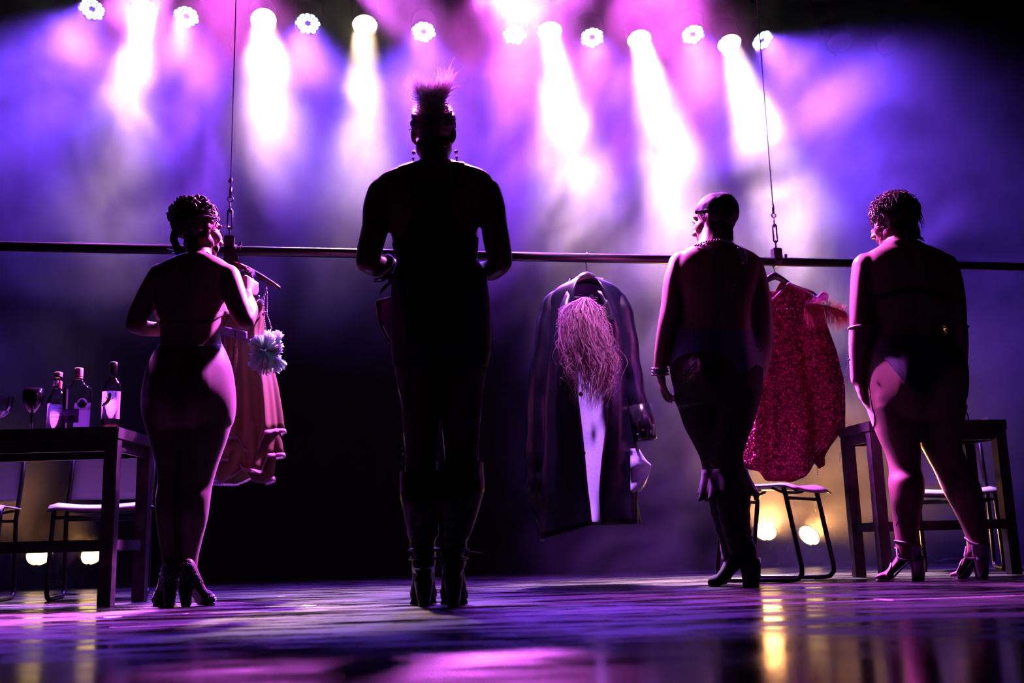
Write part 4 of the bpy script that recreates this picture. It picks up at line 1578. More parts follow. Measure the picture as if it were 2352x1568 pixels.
floor_lamp(91, 1272, 7.15, (0.15, -1, 0.45), 'lit floor spotlight under the left end of the bottle table', 3)
floor_lamp(214, 1270, 7.2, (-0.1, -1, 0.45), 'lit floor spotlight half hidden by the bottle table leg', 3)
floor_lamp(152, 1276, 7.66, (0.05, -1, 0.2), 'unlit floor spotlight between the two lit ones on the left', lit=False)
floor_lamp(1757, 1220, 8.15, (0.0, -1, 0.60), 'lit floor spotlight behind the folding chair legs', 17, 75)
floor_lamp(1858, 1230, 8.2, (0.25, -1, 0.55), 'lit floor spotlight to the right, seen through the chair frame', 17, 75)

# ------------------------------------------------------------------ clothes rail on its two cables
RA, RB = at(-70, 564, 4.82), at(2430, 614, 6.03)
m_rail = mat('black_painted_steel', (0.02, 0.02, 0.024), 0.28, metal=0.3, spec=0.6)
m_dark_steel = mat('dark_steel', (0.10, 0.09, 0.11), 0.3, metal=0.9)


def rail_at(px):
    lo, hi = 0.0, 1.0
    for _ in range(40):
        m_ = (lo + hi) / 2
        if proj(RA.lerp(RB, m_))[0] < px:
            lo = m_
        else:
            hi = m_
    return RA.lerp(RB, lo)


b = bmesh.new()
bm_tube(b, [RA, RB], 0.0245, 20)
tag(from_bm('clothes_rail', b, m_rail, None, True), 'long black steel pipe hung across the stage as a clothes rail', 'rail')


def cable(px, label, tall):
    r = rail_at(px)
    root = thing('suspension_cable', r, label, 'cable', 'cables holding the clothes rail')
    z = Vector((0, 0, 1))
    d = (RB - RA).normalized()
    rot = Matrix.Rotation(math.atan2(d.y, d.x), 3, 'Z')
    b = bmesh.new()
    bm_box(b, r + z * 0.045, (0.050, 0.05, 0.062), rot, 0.004)
    bm_tube(b, [r - d * 0.018, r + d * 0.018], 0.029, 16)
    from_bm('rail_clamp', b, m_lampblack, root)
    b = bmesh.new()
    bm_tube(b, [r + z * 0.045 - Vector((0, 0.026, 0)), r + z * 0.045 - Vector((0, 0.031, 0))], 0.007, 8)
    bm_tube(b, [r + d * 0.055 + z * 0.02, r + d * 0.055 + z * 0.045], 0.008, 8)
    from_bm('clamp_bolt', b, m_dark_steel, root)
    z0 = 0.075
    b = bmesh.new()
    bm_tube(b, [r + z * z0, r + z * (z0 + 0.045)], 0.005, 6)
    w_ = 0.011
    fr = [(0, 0.035), (w_, 0.045), (w_, 0.135), (0, 0.147), (-w_, 0.135), (-w_, 0.045)]
    bm_tube(b, [r + z * (z0 + q[1]) + d * q[0] for q in fr], 0.0048, 6, closed=True)
    bm_sphere(b, r + z * (z0 + 0.042), 0.010, 2)
    bm_sphere(b, r + z * (z0 + 0.140), 0.010, 2)
    bm_tube(b, [r + z * (z0 + 0.125), r + z * (z0 + 0.185)], 0.0042, 6)
    from_bm('turnbuckle', b, m_dark_steel, root, True)
    b = bmesh.new()
    c = r + z * (z0 + 0.197)
    bm_tube(b, [c + d * math.cos(2 * math.pi * i / 16) * 0.013 + z * math.sin(2 * math.pi * i / 16) * 0.013 for i in range(16)], 0.0036, 6, closed=True)
    from_bm('eye_ring', b, m_dark_steel, root, True)
    b = bmesh.new()
    bm_tube(b, [r + z * (z0 + 0.21), r + z * (z0 + 0.262)], 0.0072, 8)
    from_bm('ferrule', b, m_dark_steel, root, True)
    b = bmesh.new()
    bm_tube(b, [r + z * (z0 + 0.255), r + z * (z0 + 0.33), r + z * tall], 0.0032, 6)
    from_bm('wire', b, m_dark_steel, root, True)
    return root


c1 = cable(526, 'left suspension cable with turnbuckle, beside the braided hair', 4.2)
b = bmesh.new()
q = rail_at(526) + Vector((0, 0, 0.37))
rings = [ell_ring(q + Vector((0, 0, -0.014)), 0.004, 0.003, 8), ell_ring(q + Vector((-0.003, 0, 0)), 0.012, 0.006, 8), ell_ring(q + Vector((0, 0, 0.016)), 0.006, 0.004, 8)]
bm_rings(b, rings)
from_bm('tape_tag', b, mat('white_tape', (0.7, 0.65, 0.7), 0.6), c1)
cable(1785, 'right suspension cable with turnbuckle, above the red dress', 4.2)

# ------------------------------------------------------------------ tables
m_table = mat('black_stained_wood', (0.022, 0.018, 0.022), 0.42, spec=0.5)
nt_, N_, L_, b_ = nodes(m_table)
tcn = N_.new('ShaderNodeTexCoord')
nz = N_.new('ShaderNodeTexNoise')
nz.inputs['Scale'].default_value = 14
nz.inputs['Detail'].default_value = 6
crn = N_.new('ShaderNodeValToRGB')
crn.color_ramp.elements[0].position = 0.35
crn.color_ramp.elements[0].color = (0.012, 0.010, 0.012, 1)
crn.color_ramp.elements[1].position = 0.75
crn.color_ramp.elements[1].color = (0.07, 0.06, 0.07, 1)
L_.new(tcn.outputs['Object'], nz.inputs['Vector'])
L_.new(nz.outputs[0], crn.inputs[0])
L_.new(crn.outputs[0], b_.inputs['Base Color'])


def table(origin, rz_, w, dpt, h, label, leg=0.056, st_z=0.25, wide=False):
    """origin at the near end corner the photo shows; w along local x (may be negative), dpt along local y"""
    R = Matrix.Rotation(rz_, 3, 'Z')
    root = thing('table', origin, label, 'table', None, R)
    O = Vector(origin)

    def part(name, c, s, bev=0.003):
        b = bmesh.new()
        bm_box(b, O + R @ Vector(c), s, R, bev)
        return from_bm(name, b, m_table, root)
    sg = 1 if w > 0 else -1
    aw = abs(w)
    part('table_top', (w / 2, dpt / 2, h - 0.026), (aw, dpt, 0.052), 0.004)
    ins = leg / 2 + 0.004
    lx = [sg * ins, w - sg * ins]
    ly = [ins + 0.004, dpt - ins]
    for x in lx:
        for y in ly:
            part('leg', (x, y, (h - 0.052) / 2), (leg, leg, h - 0.052))
    for y in (ly[0] + 0.006, ly[1] - 0.006):
        part('apron', (w / 2, y, h - 0.052 - 0.024), (aw - 2 * ins - leg + 0.002, 0.022, 0.046))
        part('stretcher', (w / 2, y, st_z), (aw - 2 * ins - leg + 0.002, 0.026, 0.046))
    for x in lx:
        part('apron', (x, dpt / 2, h - 0.052 - 0.024), (0.022, dpt - 2 * ins - leg + 0.002, 0.046))
        part('stretcher', (x, dpt / 2, st_z), (0.026, dpt - 2 * ins - leg + 0.002, 0.046))
    return root


TL = at(272, 979, 4.42)
table((TL.x, 4.42, 0), 0.0, -1.45, 0.46, TL.z, 'black wooden table with bottles and glasses beside the braided performer')
TR = at(1996, 966, 5.24)
TR2 = at(2312, 963, 5.34)
rzr = math.atan2(TR2.y - TR.y, TR2.x - TR.x)
table((TR.x, TR.y, 0), rzr, (TR2 - TR).xy.length, 0.36, TR.z, 'black wooden table behind the curly-haired performer')

# ------------------------------------------------------------------ chairs
m_seat = mat('grey_moulded_plastic', (0.36, 0.33, 0.38), 0.38)
m_tubeblk = mat('black_tube', (0.015, 0.015, 0.018), 0.32, metal=0.3, spec=0.6)


def grid_sheet(bm, fn, nu, nv, thick):
    """solid sheet from a point function of (u, v) in 0..1"""
    vv = [[bm.verts.new(fn(i / nu, j / nv)) for j in range(nv + 1)] for i in range(nu + 1)]
    fs = [bm.faces.new((vv[i][j], vv[i + 1][j], vv[i + 1][j + 1], vv[i][j + 1])) for i in range(nu) for j in range(nv)]
    bmesh.ops.recalc_face_normals(bm, faces=fs)
    bmesh.ops.solidify(bm, geom=fs, thickness=thick)


def make_chair():
    root = thing('folding_chair', (0, 0, 0), 'x', 'chair', 'moulded chairs with sled tube legs')
    hw, fd = 0.205, 0.20
    b = bmesh.new()

    def seat(u, v):
        x = (u - 0.5) * 2
        y = v
        z = 0.462 + 0.012 * x * x - 0.010 * math.sin(math.pi * v) * (1 - x * x)
        if v > 0.80:
            z -= 0.55 * (v - 0.80) ** 2 * 1.6
        if abs(x) > 0.85:
            z -= (abs(x) - 0.85) * 0.10
        return Vector((x * (hw + 0.018), -0.19 + 0.42 * y, z))
    grid_sheet(b, seat, 12, 14, 0.008)
    from_bm('seat', b, m_seat, root, True)
    b = bmesh.new()

    def backr(u, v):
        x = (u - 0.5) * 2
        return Vector((x * (hw - 0.005), -0.235 - 0.07 * v - 0.035 * (1 - x * x), 0.50 + 0.32 * v))
    grid_sheet(b, backr, 10, 8, 0.008)
    from_bm('backrest', b, m_seat, root, True)
    for sx in (-1, 1):
        b = bmesh.new()
        x = sx * hw
        pts = [(x, 0.155, 0.445), (x, 0.165, 0.40), (x, 0.215, 0.075), (x, 0.215, 0.040), (x, 0.195, 0.018), (x, 0.165, 0.012), (x, -0.165, 0.012), (x, -0.195, 0.018), (x, -0.215, 0.040), (x, -0.215, 0.075),
               (x, -0.165, 0.40), (x, -0.20, 0.50), (x, -0.24, 0.60), (x, -0.27, 0.78)]
        bm_tube(b, pts, 0.0115, 10)
        from_bm('side_frame', b, m_tubeblk, root, True)
        for y in (-0.13, 0.13):
            b = bmesh.new()
            bm_box(b, (x, y, 0.004), (0.026, 0.03, 0.008), bevel=0.002)
            from_bm('foot_pad', b, m_tubeblk, root)
    for y, z in ((0.165, 0.395), (-0.165, 0.395)):
        b = bmesh.new()
        bm_tube(b, [(-hw, y, z), (hw, y, z)], 0.008, 8)
        from_bm('crossbar', b, m_tubeblk, root, True)
    b = bmesh.new()
    bm_tube(b, smooth_path([(-hw, 0.10, 0.445), (-0.1, 0.10, 0.430), (0.1, 0.10, 0.430), (hw, 0.10, 0.445)], 5), 0.007, 8)
    bm_tube(b, smooth_path([(-hw, -0.12, 0.445), (-0.1, -0.12, 0.430), (0.1, -0.12, 0.430), (hw, -0.12, 0.445)], 5), 0.007, 8)
    from_bm('seat_rail', b, m_tubeblk, root, True)
    return root


chair0 = make_chair()
chair_used = False


def place_chair(x, y, face, label):
    """face: direction the sitter looks"""
    global chair_used
    rot = math.atan2(-face[0], face[1])
    M = Matrix.Translation((x, y, 0)) @ Matrix.Rotation(rot, 4, 'Z')
    if not chair_used:
        chair_used = True
        chair0.matrix_world = M
        chair0['label'] = label
        return chair0
    r = chair0.copy()
    COL.objects.link(r)
    r.matrix_world = M
    r['label'] = label
    for ch in [c for c in chair0.children]:
        c = ch.copy()
        COL.objects.link(c)
        c.parent = r
    return r


q = atz(1785, 0, 5.38)
place_chair(q.x - 0.02, 5.30, (0.80, -0.60), 'chair seen from the side in front of the red sequin dress')
q = atz(228, 0, 5.35)
place_chair(q.x, 5.35, (0.22, -0.97), 'chair pushed behind the bottle table, facing the audience')
q = atz(-98, 0, 5.25)
place_chair(q.x, 5.25, (0.22, -0.97), 'chair cut off at the left edge of the picture')
q = atz(2208, 0, 6.22)
place_chair(q.x, 6.22, (-0.30, -0.95), 'chair behind the curly-haired performer and under the right table')

# ------------------------------------------------------------------ bottles and glasses
m_glass = bpy.data.materials.new('clear_glass')     # thin-walled glass: see-through, with a glossy skin
m_glass.use_nodes = True
nt = m_glass.node_tree
nt.nodes.remove(nt.nodes['Principled BSDF'])
tg = nt.nodes.new('ShaderNodeBsdfTransparent')
tg.inputs['Color'].default_value = (0.90, 0.88, 0.93, 1)
gg = nt.nodes.new('ShaderNodeBsdfGlossy')
gg.inputs['Color'].default_value = (0.95, 0.93, 1.0, 1)
gg.inputs['Roughness'].default_value = 0.06
lw = nt.nodes.new('ShaderNodeLayerWeight')
lw.inputs['Blend'].default_value = 0.30
mg = nt.nodes.new('ShaderNodeMixShader')
nt.links.new(lw.outputs['Fresnel'], mg.inputs[0])
nt.links.new(tg.outputs[0], mg.inputs[1])
nt.links.new(gg.outputs[0], mg.inputs[2])
nt.links.new(mg.outputs[0], nt.nodes['Material Output'].inputs['Surface'])
m_paper = fur_mat('label_paper', (0.75, 0.62, 0.72), 0.5, 0.7)
m_print = mat('dark_print', (0.10, 0.02, 0.08), 0.6)
m_red_print = mat('red_print', (0.55, 0.01, 0.02), 0.5)
m_grey_print = fur_mat('grey_violet_label', (0.30, 0.22, 0.42), 0.4, 0.7)
ZT = TL.z


def on_left_table(px, y):
    p = atz(px, ZT, y)
    return Vector((p.x, y, ZT + 0.0005))


def text_mesh(body, size, M, name, m, parent, mirror=False, ext=0.0004):
    cu = bpy.data.curves.new('t', 'FONT')
    cu.body = body
    cu.size = size
    cu.extrude = ext
    cu.align_x = 'CENTER'
    cu.align_y = 'CENTER'
    o = bpy.data.objects.new('t', cu)
    COL.objects.link(o)
    dg = bpy.context.evaluated_depsgraph_get()
    me = bpy.data.meshes.new_from_object(o.evaluated_get(dg))
    bpy.data.objects.remove(o)
    bpy.data.curves.remove(cu)
    me.name = name
    me.transform(M @ Matrix.Diagonal((-1 if mirror else 1, 1, 1, 1)))
    return link(name, me, parent, m)


FACE = Matrix.Rotation(math.pi / 2, 4, 'X')      # text upright, facing the viewer

# 1: clear spirit bottle with red neck label
p = on_left_table(127, 4.53)
root = thing('spirit_bottle', p, 'clear spirit bottle with red and white neck label, left of the square bottle', 'bottle', 'bottles on the table')
b = bmesh.new()
bm_lathe(b, [(0.030, 0.0), (0.0365, 0.004), (0.0375, 0.012), (0.0375, 0.138), (0.036, 0.148), (0.026, 0.168), (0.0185, 0.180), (0.0160, 0.200), (0.0150, 0.238), (0.0150, 0.240)], p, 28)
from_bm('glass', b, m_glass, root, True)
b = bmesh.new()
bm_lathe(b, [(0.0170, 0.236), (0.0172, 0.241), (0.0165, 0.243), (0.0168, 0.247), (0.0170, 0.257), (0.0150, 0.259)], p, 24)
from_bm('cap', b, mat('white_red_cap', (0.55, 0.35, 0.42), 0.4), root, True)


def wrap(p, r, z0, z1, a0, a1, m, name, parent, n=14):
    b = bmesh.new()
    A = [a0 + (a1 - a0) * i / n for i in range(n + 1)]
    v0 = [b.verts.new(p + Vector((math.sin(a) * r, -math.cos(a) * r, z0))) for a in A]
    v1 = [b.verts.new(p + Vector((math.sin(a) * r, -math.cos(a) * r, z1))) for a in A]
    for i in range(n):
        b.faces.new((v0[i], v0[i + 1], v1[i + 1], v1[i]))
    return from_bm(name, b, m, parent, True)


wrap(p, 0.0174, 0.187, 0.220, -2.6, 2.6, m_paper, 'neck_label', root)
wrap(p, 0.0178, 0.187, 0.197, -2.6, 1.1, m_red_print, 'neck_print', root)
wrap(p, 0.0178, 0.187, 0.222, 0.55, 1.1, m_red_print, 'neck_print', root, 4)
wrap(p, 0.0380, 0.008, 0.118, -1.4, 1.4, m_paper, 'label', root)
wrap(p, 0.0384, 0.112, 0.121, -0.2, 1.35, m_print, 'label_print', root)
wrap(p, 0.0384, 0.056, 0.0585, -0.2, 1.3, m_print, 'label_print', root)
for k, z in enumerate((0.106, 0.100, 0.094, 0.084, 0.078, 0.072, 0.044, 0.038, 0.030, 0.022)):
    wrap(p, 0.0384, z, z + 0.0022, -0.1, 0.5 + 0.3 * ((k * 7) % 3), m_grey_print, 'label_print', root, 6)

# 2: square gin bottle seen from the back
p = on_left_table(174, 4.52)
root = thing('gin_bottle', p, 'square clear gin bottle with pale cap and mirrored lettering, middle of three', 'bottle', 'bottles on the table')
b = bmesh.new()
rings = []
for z, hx, hy, e in ((0.0, 0.046, 0.030, 4), (0.004, 0.052, 0.034, 5), (0.012, 0.053, 0.035, 6), (0.175, 0.056, 0.037, 6), (0.188, 0.054, 0.035, 5), (0.197, 0.042, 0.028, 3), (0.208, 0.029, 0.022, 2.3), (0.222, 0.0185, 0.0175, 2), (0.235, 0.0165, 0.0165, 2), (0.240, 0.0165, 0.0165, 2)):
    rings.append(ell_ring(p + Vector((0, 0, z)), hx, hy, 40, e))
bm_rings(b, rings)
from_bm('glass', b, m_glass, root, True)
b = bmesh.new()
bm_lathe(b, [(0.0190, 0.226), (0.0190, 0.230), (0.0175, 0.231), (0.0180, 0.238), (0.0180, 0.270), (0.0165, 0.273)], p, 24)
from_bm('cap', b, mat('pale_cap', (0.62, 0.42, 0.55), 0.4), root, True)
b = bmesh.new()
bm_lathe(b, [(0.0184, 0.233), (0.0184, 0.237)], p, 24)
from_bm('cap_ring', b, m_red_print, root, True)
LB = p + Vector((0, 0.0375, 0))
b = bmesh.new()
bm_box(b, LB + Vector((0.008, 0, 0.072)), (0.072, 0.0006, 0.106))
bm_lathe(b, [(0.022, -0.0003), (0.022, 0.0003)], n=28, M=Matrix.Translation(LB + Vector((0.006, 0, 0.124))) @ FACE)
lab = from_bm('label', b, m_paper, root)
b = bmesh.new()
bm_lathe(b, [(0.014, -0.0003), (0.014, 0.0003)], n=28, M=Matrix.Translation(LB + Vector((0.005, -0.0012, 0.126))) @ FACE)
from_bm('label_seal', b, m_grey_print, lab)
text_mesh('SEAGERS', 0.0185, Matrix.Translation(LB + Vector((0.010, -0.0012, 0.099))) @ FACE, 'label_lettering', m_print, lab, mirror=True)
LF = p + Vector((0, -0.0378, 0))
b = bmesh.new()
bm_box(b, LF + Vector((-0.010, 0, 0.058)), (0.070, 0.0006, 0.058))
lab2 = from_bm('back_label', b, m_grey_print, root)
b = bmesh.new()
for (x, z, w_, h_) in ((0, 0.028, 0.070, 0.003), (0, -0.028, 0.070, 0.003), (-0.0345, 0, 0.002, 0.058), (0.0345, 0, 0.002, 0.058), (0.002, -0.004, 0.028, 0.012), (-0.026, -0.006, 0.007, 0.007), (0.027, -0.006, 0.008, 0.006), (0, 0.021, 0.058, 0.003), (0, 0.012, 0.045, 0.0015), (0, -0.016, 0.05, 0.0015)):
    bm_box(b, LF + Vector((-0.010 + x, -0.0008, 0.058 + z)), (w_, 0.0006, h_))
from_bm('label_print', b, m_print, lab2)

# 3: wine bottle with a salamander on its label
p = on_left_table(254, 4.50)
root = thing('wine_bottle', p, 'wine bottle with black capsule and salamander label, nearest the table corner', 'bottle', 'bottles on the table')
b = bmesh.new()
bm_lathe(b, [(0.034, 0.0), (0.0385, 0.004), (0.0395, 0.012), (0.0405, 0.170), (0.039, 0.184), (0.032, 0.202), (0.020, 0.216), (0.0150, 0.226), (0.0150, 0.284), (0.0150, 0.285)], p, 32)
from_bm('glass', b, m_glass, root, True)
b = bmesh.new()
bm_lathe(b, [(0.0350, 0.006), (0.0360, 0.010), (0.0362, 0.018), (0.020, 0.016), (0.001, 0.024)], p, 28)
from_bm('wine_dregs', b, mat('rose_wine', (0.9, 0.25, 0.22), 0.1, trans=0.7), root, True)
b = bmesh.new()
bm_lathe(b, [(0.0162, 0.232), (0.0160, 0.262), (0.0178, 0.268), (0.0178, 0.290), (0.0150, 0.292)], p, 24)
from_bm('capsule', b, mat('black_capsule', (0.01, 0.008, 0.01), 0.3), root, True)
lab = wrap(p, 0.0412, 0.040, 0.160, -1.35, 1.35, m_paper, 'label', root, 20)


def on_wine(x, z, lift=0.0009):
    a = x / 0.0412
    r = 0.0412 + lift
    return p + Vector((math.sin(a) * r, -math.cos(a) * r, z))


b = bmesh.new()
body = [(-0.038, 0.099), (-0.028, 0.099), (-0.016, 0.103), (-0.005, 0.111), (0.002, 0.122), (0.005, 0.134), (0.005, 0.144), (0.005, 0.152)]
rad = [0.002, 0.005, 0.0068, 0.0074, 0.0070, 0.0056, 0.0070, 0.0030]


def flat_blob(b, pts, rad, n=10):
    """flat print: discs and bars hugging the label"""
    P = smooth_path([Vector((x, z, 0)) for x, z in pts], 5)
    Rr = np.interp(np.linspace(0, len(pts) - 1, len(P)), range(len(pts)), rad)
    L0, L1 = [], []
    for i, q_ in enumerate(P):
        t = (P[min(i + 1, len(P) - 1)] - P[max(i - 1, 0)]).normalized()
        nx_ = Vector((-t.y, t.x, 0))
        a_, c_ = q_ + nx_ * float(Rr[i]), q_ - nx_ * float(Rr[i])
        L0.append(b.verts.new(on_wine(a_.x, a_.y)))
        L1.append(b.verts.new(on_wine(c_.x, c_.y)))
    for i in range(len(P) - 1):
        b.faces.new((L0[i], L1[i], L1[i + 1], L0[i + 1]))


flat_blob(b, body, rad)
for leg_ in ([(0.002, 0.126), (-0.006, 0.128), (-0.012, 0.134)], [(0.006, 0.126), (0.014, 0.124), (0.020, 0.129)], [(-0.024, 0.102), (-0.026, 0.110), (-0.024, 0.118)], [(-0.026, 0.098), (-0.022, 0.090), (-0.021, 0.082)]):
    flat_blob(b, leg_, [0.002, 0.0016, 0.0024])
from_bm('salamander_print', b, mat('salamander_ink', (0.09, 0.012, 0.035), 0.6), lab)
b = bmesh.new()
for i in range(9):
    x, z = random.uniform(-0.018, 0.006), 0
    t = random.random()
    x, z = interp(t, [0, .5, 1], [-0.02, -0.005, 0.005]), interp(t, [0, .5, 1], [0.102, 0.110, 0.142])
    flat = [on_wine(x + math.cos(a) * 0.0011 + random.gauss(0, .0), z + math.sin(a) * 0.0011, 0.0013) for a in np.linspace(0, 2 * math.pi, 6, endpoint=False)]
    b.faces.new([b.verts.new(v) for v in flat])
from_bm('salamander_spot', b, mat('red_spot', (0.6, 0.1, 0.03), 0.6), lab)
tm = text_mesh('DI MALLO', 0.0125, Matrix.Identity(4), 'label_lettering', m_print, lab)
for v in tm.data.vertices:
    x, z = v.co.x, v.co.y
    q = on_wine(0.0285 - z, 0.126 + x, 0.0010 + v.co.z)
    v.co = q
tm.matrix_parent_inverse = lab.matrix_world.inverted()
tm.matrix_world = Matrix.Identity(4)
b = bmesh.new()
for (x0, z0, x1, z1) in ((-0.030, 0.060, -0.016, 0.060), (-0.027, 0.050, -0.027, 0.060), (0.022, 0.052, 0.030, 0.052), (0.028, 0.050, 0.028, 0.060)):
    flat_blob(b, [(x0, z0), ((x0 + x1) / 2, (z0 + z1) / 2), (x1, z1)], [0.0007] * 3)
from_bm('label_print', b, m_print, lab)

# black goblet
p = on_left_table(71, 4.53)
root = thing('goblet', p, 'black stemmed goblet between the bottles and the clear coupe', 'glass')
m_gob = mat('black_glass', (0.006, 0.005, 0.008), 0.12, spec=0.7)
b = bmesh.new()
bm_lathe(b, [(0.001, 0.0), (0.034, 0.0), (0.034, 0.003), (0.008, 0.008), (0.0050, 0.014)], p, 28)
from_bm('foot', b, m_gob, root, True)
b = bmesh.new()
bm_lathe(b, [(0.0050, 0.013), (0.0048, 0.045), (0.0060, 0.070), (0.010, 0.084)], p, 20)
from_bm('stem', b, m_gob, root, True)
b = bmesh.new()
bm_lathe(b, [(0.009, 0.082), (0.022, 0.098), (0.036, 0.118), (0.0425, 0.142), (0.0430, 0.190), (0.0405, 0.190), (0.0400, 0.142), (0.034, 0.120), (0.020, 0.100), (0.001, 0.092)], p, 32)
from_bm('bowl', b, m_gob, root, True)
# clear coupe at the picture's edge
p = on_left_table(-8, 4.53)
root = thing('coupe_glass', p, 'clear cut-glass coupe at the far left edge of the table', 'glass')
b = bmesh.new()
bm_lathe(b, [(0.001, 0.0), (0.034, 0.0), (0.034, 0.003), (0.008, 0.008), (0.0045, 0.014), (0.0045, 0.058), (0.008, 0.066)], p, 28)
from_bm('stem', b, m_glass, root, True)
b = bmesh.new()
bm_lathe(b, [(0.006, 0.064), (0.026, 0.070), (0.046, 0.088), (0.056, 0.112), (0.059, 0.156), (0.0565, 0.156), (0.0535, 0.112), (0.044, 0.091), (0.025, 0.074), (0.001, 0.070)], p, 18)
from_bm('bowl', b, m_glass, root, False)

# things on the right table
ZR = TR.z
p = atz(2216, ZR, 5.42)
root = thing('decanter', (p.x, 5.42, ZR), 'narrow clear bottle with a cone-shaped body on the right table', 'bottle')
b = bmesh.new()
bm_lathe(b, [(0.022, 0.0), (0.0245, 0.004), (0.022, 0.03), (0.0085, 0.085), (0.0080, 0.088)], (p.x, 5.42, ZR + 0.0005), 24)
from_bm('glass', b, m_glass, root, True)
b = bmesh.new()
bm_lathe(b, [(0.0090, 0.086), (0.0090, 0.089), (0.0040, 0.102), (0.0015, 0.112)], (p.x, 5.42, ZR), 16)
from_bm('stopper', b, mat('violet_stopper', (0.25, 0.15, 0.5), 0.3), root, True)
p = atz(2256, ZR, 5.44)
b = bmesh.new()
v = [b.verts.new(Vector((p.x, 5.44, ZR + 0.001)) + Vector(q)) for q in ((-0.035, 0, 0), (0.022, -0.02, 0), (0.022, -0.015, 0.024), (0.022, 0.06, 0), (-0.035, 0.06, 0))]
b.faces.new((v[0], v[1], v[2]))
b.faces.new((v[0], v[2], v[3], v[4]))
bmesh.ops.solidify(b, geom=b.faces[:], thickness=0.0008)
tag(from_bm('folded_card', b, fur_mat('white_card', (0.8, 0.72, 0.78), 0.4, 0.7)), 'folded white card lying on the right table', 'card')

# ------------------------------------------------------------------ clothes on the rail
m_hanger = mat('black_hanger_wood', (0.014, 0.012, 0.014), 0.35, spec=0.5)


def hanger(px, label, drop=0.055, w=0.20, slope=0.085, Mrot=0.0, thick=0.011, clips=False):
    """shaped coat hanger on the rail at photo column px; returns root, shoulder point and axis"""
    r = rail_at(px)
    d = (RB - RA).normalized()
    d = Matrix.Rotation(Mrot, 3, 'Z') @ d
    d.z = 0
    d.normalize()
    root = thing('clothes_hanger', r + Vector((0, 0, -0.03)), label, 'hanger', 'black hangers on the rail')
    top = r - Vector((0, 0, 0.0245 + drop))
    b = bmesh.new()
    nrm = Vector((-d.y, d.x, 0))
    hook = [top]
    hook.append(r + Vector((0, 0, -0.045)))
    for i in range(9):
        a = math.radians(-70 + 250 * i / 8)
        hook.append(r + nrm * math.cos(a) * 0.0285 + Vector((0, 0, math.sin(a) * 0.0285)))
    bm_tube(b, hook, 0.0026, 6)
    from_bm('hook', b, m_dark_steel, root, True)
    b = bmesh.new()
    rings = []
    for i in range(17):
        u = i / 8 - 1
        x = u * w
        z = -slope * abs(u) ** 1.25 - 0.012
        hgt = 0.024 * (1 - 0.45 * abs(u))
        c = top + d * x + Vector((0, 0, z))
        rings.append([c + nrm * math.cos(2 * math.pi * j / 10) * thick + Vector((0, 0, 1)) * math.sin(2 * math.pi * j / 10) * hgt for j in range(10)])
    bm_rings(b, rings)
    from_bm('hanger_body', b, m_hanger, root, True)
    if clips:
        b = bmesh.new()
        z = -slope - 0.062
        bm_tube(b, [top + d * -0.125 + Vector((0, 0, -slope * 0.7)), top + d * -0.10 + Vector((0, 0, z)) - nrm * 0.06, top + d * 0.11 + Vector((0, 0, z)) - nrm * 0.06, top + d * 0.13 + Vector((0, 0, -slope * 0.7))], 0.0028, 6)
        from_bm('clip_bar', b, m_dark_steel, root, True)
        for x in (0.0, 0.052):
            b = bmesh.new()
            c = top + d * x + Vector((0, 0, z - 0.004)) - nrm * 0.06
            bm_box(b, c + nrm * 0.006, (0.020, 0.007, 0.042), bevel=0.003)
            bm_box(b, c - nrm * 0.006, (0.020, 0.007, 0.042), bevel=0.003)
            from_bm('clip', b, m_hanger, root)
    return root, top, d, nrm


def two_sided(name, m_out, m_in, bm, parent, thick=0.004, label=None):
    me = bpy.data.meshes.new(name)
    bm.normal_update()
    bm.to_mesh(me)
    bm.free()
    o = link(name, me, parent, m_out, True)
    me.materials.append(m_in)
    md = o.modifiers.new('thickness', 'SOLIDIFY')
    md.thickness = thick
    md.offset = -1
    md.material_offset = 1
    if label:
        o['label'] = label
    return o


# ---- dark satin coat, open at the front, on the middle hanger
hg, top, dr, nr = hanger(1347, 'hanger under the collar of the dark satin coat', 0.062, 0.15, 0.085, clips=True)
CY = rail_at(1347).y
m_coat = mat('midnight_satin', (0.006, 0.005, 0.018), 0.30, spec=0.5)
add_bump(m_coat, 14, 0.25, 0.008, 3)
m_lining = add_bump(mat('violet_lining', (0.42, 0.35, 0.75), 0.42, spec=0.5), 60, 0.25, 0.006)
coat = thing('coat', at(1347, 1240, CY), 'long midnight-blue satin coat with pale violet lining hanging open', 'coat')
rows = [(640, 1318, 1376, 1330, 1366), (649, 1298, 1396, 1326, 1371), (662, 1274, 1418, 1322, 1376), (682, 1258, 1432, 1318, 1384), (720, 1250, 1442, 1314, 1394), (760, 1246, 1448, 1313, 1398), (810, 1240, 1454, 1315, 1400), (881, 1232, 1460, 1321, 1398), (940, 1226, 1464, 1328, 1391),
        (1000, 1222, 1466, 1335, 1385), (1060, 1218, 1467, 1341, 1377), (1129, 1218, 1468, 1347, 1371), (1165, 1226, 1470, 1352, 1372), (1206, 1238, 1474, 1356, 1376)]
rs = random.Random(4)
b = bmesh.new()
PT = smooth_path([Vector((r[1], r[2], 0)) for r in rows], 3)
PO = smooth_path([Vector((r[3], r[4], r[0])) for r in rows], 3)
vr = []
NS = 72
